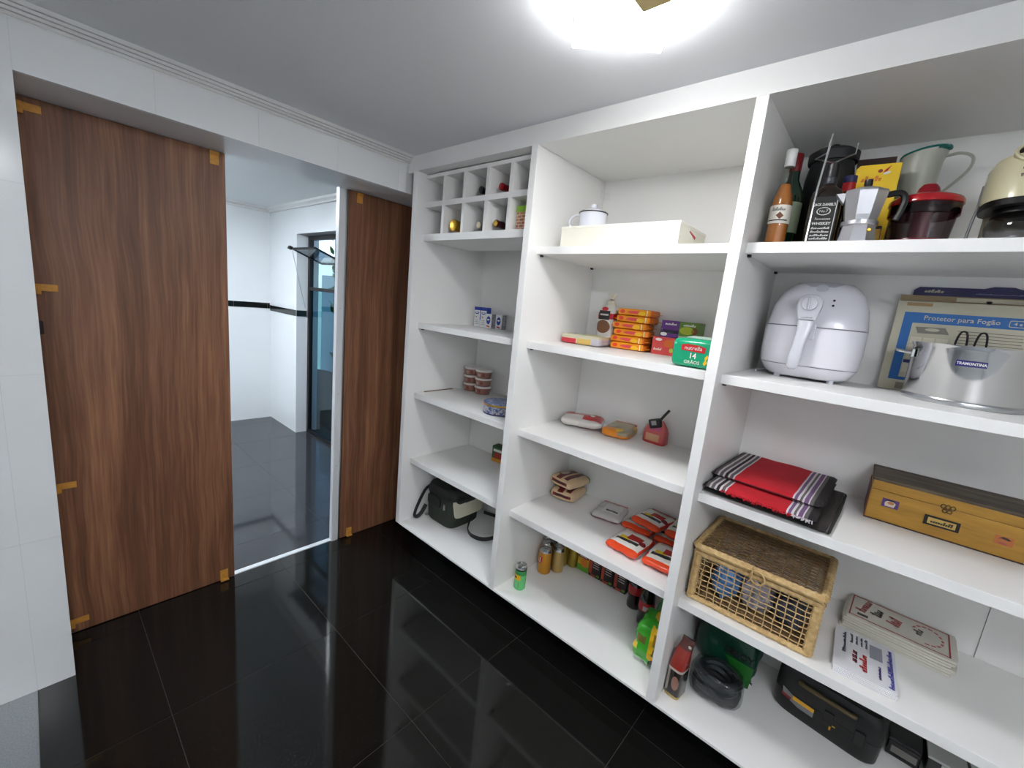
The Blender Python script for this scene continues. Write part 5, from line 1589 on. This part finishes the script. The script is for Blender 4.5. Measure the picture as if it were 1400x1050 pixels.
def wrapped(pts_a, pts_b, r, n):
    """cane-wrapped bar: a bar with regularly swelling windings"""
    a, b = Vector(pts_a), Vector(pts_b)
    bm = bmesh.new()
    pts = [a.lerp(b, k / (2 * n)) for k in range(2 * n + 1)]
    rr = [r * (1.0 if k % 2 else 0.86) for k in range(2 * n + 1)]
    tube(bm, pts, rr, 8)
    return bm


for nm, z, r in (('bottom_rim', 0.010, 0.010), ('top_rim', BH - 0.010, 0.011)):
    for a, b, n in (((-BW, -BD, z), (BW, -BD, z), 18), ((-BW, BD, z), (BW, BD, z), 18), ((-BW, -BD, z), (-BW, BD, z), 14), ((BW, -BD, z), (BW, BD, z), 14)):
        obj(nm, wrapped(a, b, r, n), WK, t, smooth=True)
for sx_ in (-1, 1):
    for sy_ in (-1, 1):
        obj('corner_post', wrapped((sx_ * (BW - 0.006), sy_ * (BD - 0.004), 0.01), (sx_ * (BW - 0.006), sy_ * (BD - 0.004), BH - 0.01), 0.015, 12), WK, t, smooth=True)
rnb = random.Random(8)
for k in range(13):
    x = -0.150 + 0.0250 * k
    for s in (-1, 1):
        p = [(x + rnb.uniform(-.002, .002), s * (BD + 0.001 * (1 if j % 2 else -1)), 0.012 + (BH - 0.024) * j / 8) for j in range(9)]
        obj('upright_strand', Tube(p, 0.0017, 5), WK, t)
for k in range(8):
    z = 0.030 + 0.0185 * k
    for s in (-1, 1):
        p = [(-0.170 + 0.34 * j / 12, s * (BD + 0.001 * (1 if j % 2 else -1)), z + rnb.uniform(-.0025, .0025)) for j in range(13)]
        obj('cross_strand', Tube(p, 0.0017, 5), WK, t)
        p = [(s * BW, -0.135 + 0.27 * j / 10, z + rnb.uniform(-.0015, .0015)) for j in range(11)]
        obj('cross_strand', Tube(p, 0.0017, 5), WK, t)
for k in range(9):
    for s in (-1, 1):
        y = -0.115 + 0.0288 * k
        obj('upright_strand', Tube([(s * BW, y, 0.012), (s * (BW + 0.001), y, 0.09), (s * BW, y, BH - 0.012)], 0.0017, 5), WK, t)
bm = bmesh.new()
for k in range(22):
    tube(bm, [(-BW, -BD + 0.30 * (k + 0.5) / 22, 0.008), (BW, -BD + 0.30 * (k + 0.5) / 22, 0.008)], 0.0055, 5)
obj('base_weave', bm, WKD, t)
LZ = BH + 0.014
lid = obj('lid', wrapped((-BW - 0.003, -BD - 0.006, LZ), (BW + 0.003, -BD - 0.006, LZ), 0.013, 22), WK, t, smooth=True)
for a, b, n in (((-BW - 0.003, BD, LZ), (BW + 0.003, BD, LZ), 22), ((-BW - 0.003, -BD, LZ), (-BW - 0.003, BD, LZ), 16), ((BW + 0.003, -BD, LZ), (BW + 0.003, BD, LZ), 16)):
    obj('lid_rim', wrapped(a, b, 0.013, n), WK, lid, smooth=True)
for k in range(24):
    y = -BD + 0.012 + 0.0120 * k
    p = [(-BW + 2 * BW * j / 8, y, LZ + 0.004 + 0.001 * (1 if (j + k) % 2 else -1)) for j in range(9)]
    obj('lid_strand', Tube(p, 0.0021, 5), WKD, lid)
for k in range(11):
    x = -0.165 + 0.033 * k
    obj('lid_cross_strand', Tube([(x, -BD, LZ + 0.002), (x, 0, LZ + 0.003), (x, BD, LZ + 0.002)], 0.0020, 5), WKD, lid)
cl = obj('ring_clasp', Tube([(0.012 + 0.021 * math.cos(a), -BD - 0.020 - 0.003 * math.cos(a), BH - 0.002 + 0.022 * math.sin(a)) for a in [2 * PI * k / 20 for k in range(20)]], 0.0028, 6, closed=True), WK, t, smooth=True)
obj('clasp_loop', Tube([(-0.006, -BD - 0.012, LZ + 0.016), (-0.005, -BD - 0.022, LZ), (-0.004, -BD - 0.024, LZ - 0.022), (-0.012, -BD - 0.016, BH - 0.028)], 0.0025, 6), WK, cl, smooth=True)

for nm, lab, cx, cy, w, d, h, n, amp, col, seed in (
        ('blue_plastic_bag', 'crumpled blue plastic bag inside the wicker basket', -0.085, -0.060, 0.082, 0.13, 0.125, 2.6, 0.012, (92, 140, 196), 3),
        ('grey_plastic_bag', 'crumpled pale grey plastic bag in the middle of the wicker basket', 0.012, -0.040, 0.095, 0.15, 0.140, 2.6, 0.012, (158, 156, 166), 4),
        ('dark_plastic_bag', 'crumpled dark bluish bag at the right end of the wicker basket', 0.110, -0.045, 0.086, 0.15, 0.110, 2.6, 0.012, (62, 68, 82), 5)):
    b = shelf_thing(nm, lab, 'bag', 0.250 + cy, -1.9035 - cx, Z3 + 0.0165, 0, 'bags in the basket')
    mt = M(nm + '_film', col, 0.3, bump=0.8, bscale=40)
    obj('crumple', soft(w, d, h, n, amp, seed, res=13, fscale=34), mt, b, smooth=True)
    obj('knot', xf(soft(0.03, 0.02, 0.022, 2.4, 0.004, seed + 3, fscale=60), tr(0.0, 0, h - 0.006)), mt, b, smooth=True)

# folded printed plastic bags
BAGW = M('bag_white_film', (222, 222, 226), 0.3, bump=0.12, bscale=25)
t = shelf_thing('folded_shopping_bags', 'stack of folded white plastic shopping bags with blue and red print', 'bags', 0.216, -2.212, Z3, 2)
for k in range(5):
    obj('folded_bag', xf(soft(0.148 - 0.002 * (k % 2), 0.236 - 0.003 * k, 0.0034, 26, 0.0006, 70 + k), tr(0.0015 * (k % 3 - 1), 0.001 * k, 0.0035 * k)), BAGW, t, smooth=True)
TZ = 0.0185
MAR = M('maroon_print', (110, 16, 44), 0.5)
BLP = M('blue_print', (70, 70, 170), 0.5)
DBP = M('dark_blue_print', (50, 54, 92), 0.5)
scribble(t, 0.115, 0.009, DBP, 'top', at=(-0.050, 0.035, TZ), n=12, seed=41, spin=90)
scribble(t, 0.062, 0.020, MAR, 'top', at=(-0.027, -0.022, TZ), n=3, seed=42, spin=90)
scribble(t, 0.085, 0.018, RED, 'top', at=(-0.003, -0.036, TZ), n=7, seed=43, spin=90)
for k, dx in enumerate((-0.032, -0.020, -0.008, 0.004)):
    scribble(t, 0.050, 0.008, DBP, 'top', at=(dx, 0.070, TZ), n=6, seed=44 + k, spin=90)
plate(t, 'code_block', 'r', 0.030, 0.070, M('faint_grey_print', (150, 152, 164), 0.5), 'top', at=(0.028, 0.045, TZ))
scribble(t, 0.062, 0.009, M('violet_print', (70, 30, 120), 0.5), 'top', at=(0.034, -0.050, TZ), n=8, seed=49, spin=90)
scribble(t, 0.190, 0.013, BLP, 'top', at=(0.060, -0.005, TZ), n=22, seed=50, spin=90)

t = shelf_thing('printed_paper_sacks', 'stack of white paper sacks with red printed border by the back panel', 'bags', 0.436, -2.285, Z3, -3)
SACK = M('sack_paper', (204, 200, 188), 0.6, bump=0.08, bscale=30)
for k in range(6):
    obj('sack', xf(soft(0.275 - 0.006 * (k % 2), 0.168, 0.0088, 24, 0.0008, 80 + k), tr(0.004 * (k % 3 - 1), 0.0015 * (k % 2), 0.009 * k)), SACK, t, smooth=True)
TZ = 0.0552
RDK = M('dull_red_print', (150, 30, 36), 0.5)
for w, h, x, y in ((0.245, 0.0035, 0.0, -0.070), (0.245, 0.0035, 0, 0.072), (0.0035, 0.145, 0.121, 0.0), (0.0035, 0.145, -0.121, 0.0)):
    plate(t, 'red_border', 'r', w, h, RDK, 'top', at=(x, y, TZ))
for k in range(11):
    a = math.radians(-60 + 24 * k)
    plate(t, 'arc_letter', 'r', 0.006, 0.011, M('pale_red_print', (176, 90, 88), 0.5), 'top', at=(0.070 + 0.036 * math.cos(a - PI / 6), 0.002 + 0.052 * math.sin(a - PI / 6), TZ), spin=math.degrees(a - PI / 6))
scribble(t, 0.05, 0.034, M('pale_red_print', (176, 90, 88), 0.5), 'top', at=(-0.010, 0.0, TZ), n=4, seed=61, spin=80)
scribble(t, 0.04, 0.022, DI, 'top', at=(0.048, 0.004, TZ), n=3, seed=62, spin=80)
scribble(t, 0.05, 0.030, DI, 'top', at=(-0.055, 0.010, TZ), n=4, seed=63, spin=85)
scribble(t, 0.09, 0.028, M('pale_red_print', (176, 90, 88), 0.5), 'top', at=(-0.090, 0.018, TZ), n=6, seed=64, spin=80)
plate(t, 'black_block', 'r', 0.028, 0.014, DI, 'top', at=(-0.088, -0.048, TZ))

# ================================================================== THIRD BAY, BOTTOM BOARD
t = shelf_thing('charcoal_pack', 'tall narrow red and black packet leaning beside the second divider', 'packet', 0.105, -1.7385, Z4, -8)
RBP = printed('red_black_print', (40, 30, 28), [('r', 'xz', 0, 1, 0.52, 0.84, (150, 40, 28)), ('r', 'xz', 0, 1, 0.84, 1.0, (90, 44, 38)), ('r', 'xz', 0.1, 0.25, 0.1, 0.5, (150, 140, 130)), ('e', 'xz', 0.6, 0.28, 0.2, 0.12, (150, 110, 96)), ('r', 'xz', 0, 1, 0.0, 0.06, (176, 150, 70)), ('r', 'xz', 0, 1, 0.48, 0.52, (190, 176, 166))], 0.2, bump=0.3, coat=0.4)
obj('wrapper', Loft([(0.0, 0.026, 0.032, 6, 0, 0), (0.01, 0.029, 0.036, 5, 0, 0), (0.12, 0.029, 0.036, 4, 0, 0), (0.175, 0.026, 0.026, 3, 0.004, 0.004), (0.215, 0.022, 0.008, 3, 0.010, 0.012), (0.232, 0.024, 0.003, 3, 0.012, 0.014)], 26), RBP, t, smooth=True)
obj('price_dot', xf(Lathe([(0.006, 0), (0.006, 0.001), (0, 0.001)], 12), tr(0.026, -0.004, 0.212) @ rot('X', 90)), M('dot_pale', (206, 204, 190), 0.4), t)

t = shelf_thing('green_shopping_bag', 'dark green plastic shopping bag with black lettering slumped at the back', 'bag', 0.405, -1.838, Z4, 0)
GRB = M('green_bag_film', (14, 62, 46), 0.3, bump=0.5, bscale=22)
obj('bag_body', soft(0.225, 0.20, 0.235, 3.4, 0.010, 91, res=13, fscale=12), GRB, t, smooth=True)
text(t, 'LEROY', 0.034, INK, at=(0.052, -0.1035, 0.140), bold=0.0008, thick=0.004)
plate(t, 'green_triangle', [(-0.048, 0.034), (0.052, 0.030), (0.046, -0.058), (0.016, -0.062)], 0, 0, M('logo_green', (26, 96, 30), 0.4), at=(0.056, -0.1015, 0.084), thick=0.003)
scribble(t, 0.06, 0.014, INK, at=(0.104, -0.096, 0.075), n=5, seed=71, spin=-80)
obj('knot', xf(soft(0.05, 0.03, 0.05, 2.5, 0.006, 7, fscale=40), tr(-0.04, 0, 0.222)), GRB, t, smooth=True)

t = shelf_thing('black_hose_roll', 'coil of black tubing in a clear plastic bag', 'coil', 0.212, -1.850, Z4, 8)
BLH = M('black_rubber', (24, 28, 32), 0.3, coat=0.4)
for k in range(4):
    pts = [((0.066 + 0.004 * (k % 2)) * math.cos(a), (0.052 + 0.004 * (k % 2)) * math.sin(a), 0.0225 + 0.021 * k + 0.006 * math.sin(3 * a + k)) for a in [2 * PI * j / 30 for j in range(30)]]
    obj('coil_turn', Tube(pts, 0.0155, 8, closed=True), BLH, t, smooth=True)
obj('clear_bag', soft(0.180, 0.150, 0.112, 3.2, 0.006, 95, res=13, fscale=24), glass('clear_film', (224, 230, 230), 0.14, rough=0.12), t, smooth=True)

t = shelf_thing('tool_case', 'black plastic tool case with yellow and red sticker', 'tool case', 0.412, -2.176, Z4, -8)
TC = M('tool_black', (12, 12, 13), 0.38)
obj('lower_shell', Loft([(0.0, 0.140, 0.085, 7, 0, 0), (0.012, 0.150, 0.092, 7, 0, 0), (0.085, 0.154, 0.095, 8, 0, 0)], 40), TC, t, smooth=True)
obj('upper_shell', Loft([(0.088, 0.154, 0.095, 8, 0, 0), (0.16, 0.152, 0.093, 8, 0, 0), (0.176, 0.142, 0.084, 7, 0, 0)], 40), TC, t, smooth=True)
obj('seam', Loft([(0.084, 0.1525, 0.0935, 8, 0, 0), (0.089, 0.1525, 0.0935, 8, 0, 0)], 40, cap=False), M('seam_black', (6, 6, 6), 0.6), t)
obj('handle', Tube([(-0.075, -0.092, 0.150), (-0.072, -0.108, 0.152), (0.0, -0.110, 0.153), (0.072, -0.108, 0.152), (0.075, -0.092, 0.150)], 0.007, 8), M('handle_khaki', (84, 70, 34), 0.5), t, smooth=True)
st = plate(t, 'sticker', [(-0.055, 0.028), (-0.02, 0.012), (0.045, 0.010), (0.045, -0.022), (0.0, -0.022), (-0.05, -0.004)], 0, 0, M('sticker_grey', (120, 120, 122), 0.4), at=(-0.070, -0.0955, 0.070))
plate(st, 'yellow_patch', [(-0.020, 0.012), (0.045, 0.010), (0.045, -0.004), (-0.020, -0.002)], 0, 0, M('sticker_yellow', (214, 158, 30), 0.4), at=(-0.070, -0.0962, 0.070))
plate(st, 'red_patch', [(-0.055, 0.006), (-0.024, 0.0), (-0.026, -0.012), (-0.052, -0.004)], 0, 0, M('sticker_red', (130, 26, 26), 0.4), at=(-0.070, -0.0962, 0.070))
for x in (0.015, 0.10):
    la = obj('latch', Bx(x - 0.014, x + 0.014, -0.102, -0.094, 0.062, 0.108), TC, t, bevel=0.002)
plate(t, 'yellow_hook', [(-0.008, -0.010), (-0.003, -0.010), (-0.003, 0.008), (0.008, 0.008), (0.008, 0.012), (-0.008, 0.012)], 0, 0, M('sticker_yellow', (214, 158, 30), 0.4), at=(0.030, -0.0958, 0.055))

t = shelf_thing('black_tray', 'small black plastic case with grey inlay between tool case and clear boxes', 'case', 0.470, -2.385, Z4, -4)
obj('body', Bx(-0.042, 0.042, -0.05, 0.05, 0, 0.055), M('black_gloss', (16, 16, 18), 0.25), t, bevel=0.004)
obj('inlay', Bx(-0.030, 0.034, -0.0512, -0.0502, 0.016, 0.040), M('inlay_grey', (120, 116, 112), 0.4), t)
obj('lid', Bx(-0.0425, 0.0425, -0.0505, 0.0505, 0.056, 0.066), M('black_gloss', (16, 16, 18), 0.25), t, bevel=0.003)

for k, (x, y, lab) in enumerate(((0.455, -2.475, 'clear plastic storage box nearest the black case'), (0.460, -2.575, 'clear plastic storage box further along the bottom board'))):
    t = shelf_thing('clear_box', lab, 'box', x, y, Z4, 0, 'clear storage boxes')
    CP = glass('clear_box_plastic', (206, 210, 206), 0.1)
    bm = bmesh.new()
    w, d, h, th = 0.044, 0.06, 0.085, 0.002
    box(bm, -w, w, -d, -d + th, 0, h)
    box(bm, -w, w, d - th, d, 0, h)
    box(bm, -w, -w + th, -d + th, d - th, 0, h)
    box(bm, w - th, w, -d + th, d - th, 0, h)
    box(bm, -w + th, w - th, -d + th, d - th, 0, th)
    obj('body', bm, CP, t)
    obj('lid', Bx(-w - 0.002, w + 0.002, -d - 0.002, d + 0.002, h, h + 0.008), M('frosted_lid', (190, 194, 190), 0.4), t, bevel=0.002)
    obj('clip', Bx(-0.014, 0.014, -d - 0.005, -d - 0.0005, h - 0.022, h - 0.0005), M('frosted_lid', (190, 194, 190), 0.4), t, bevel=0.001)
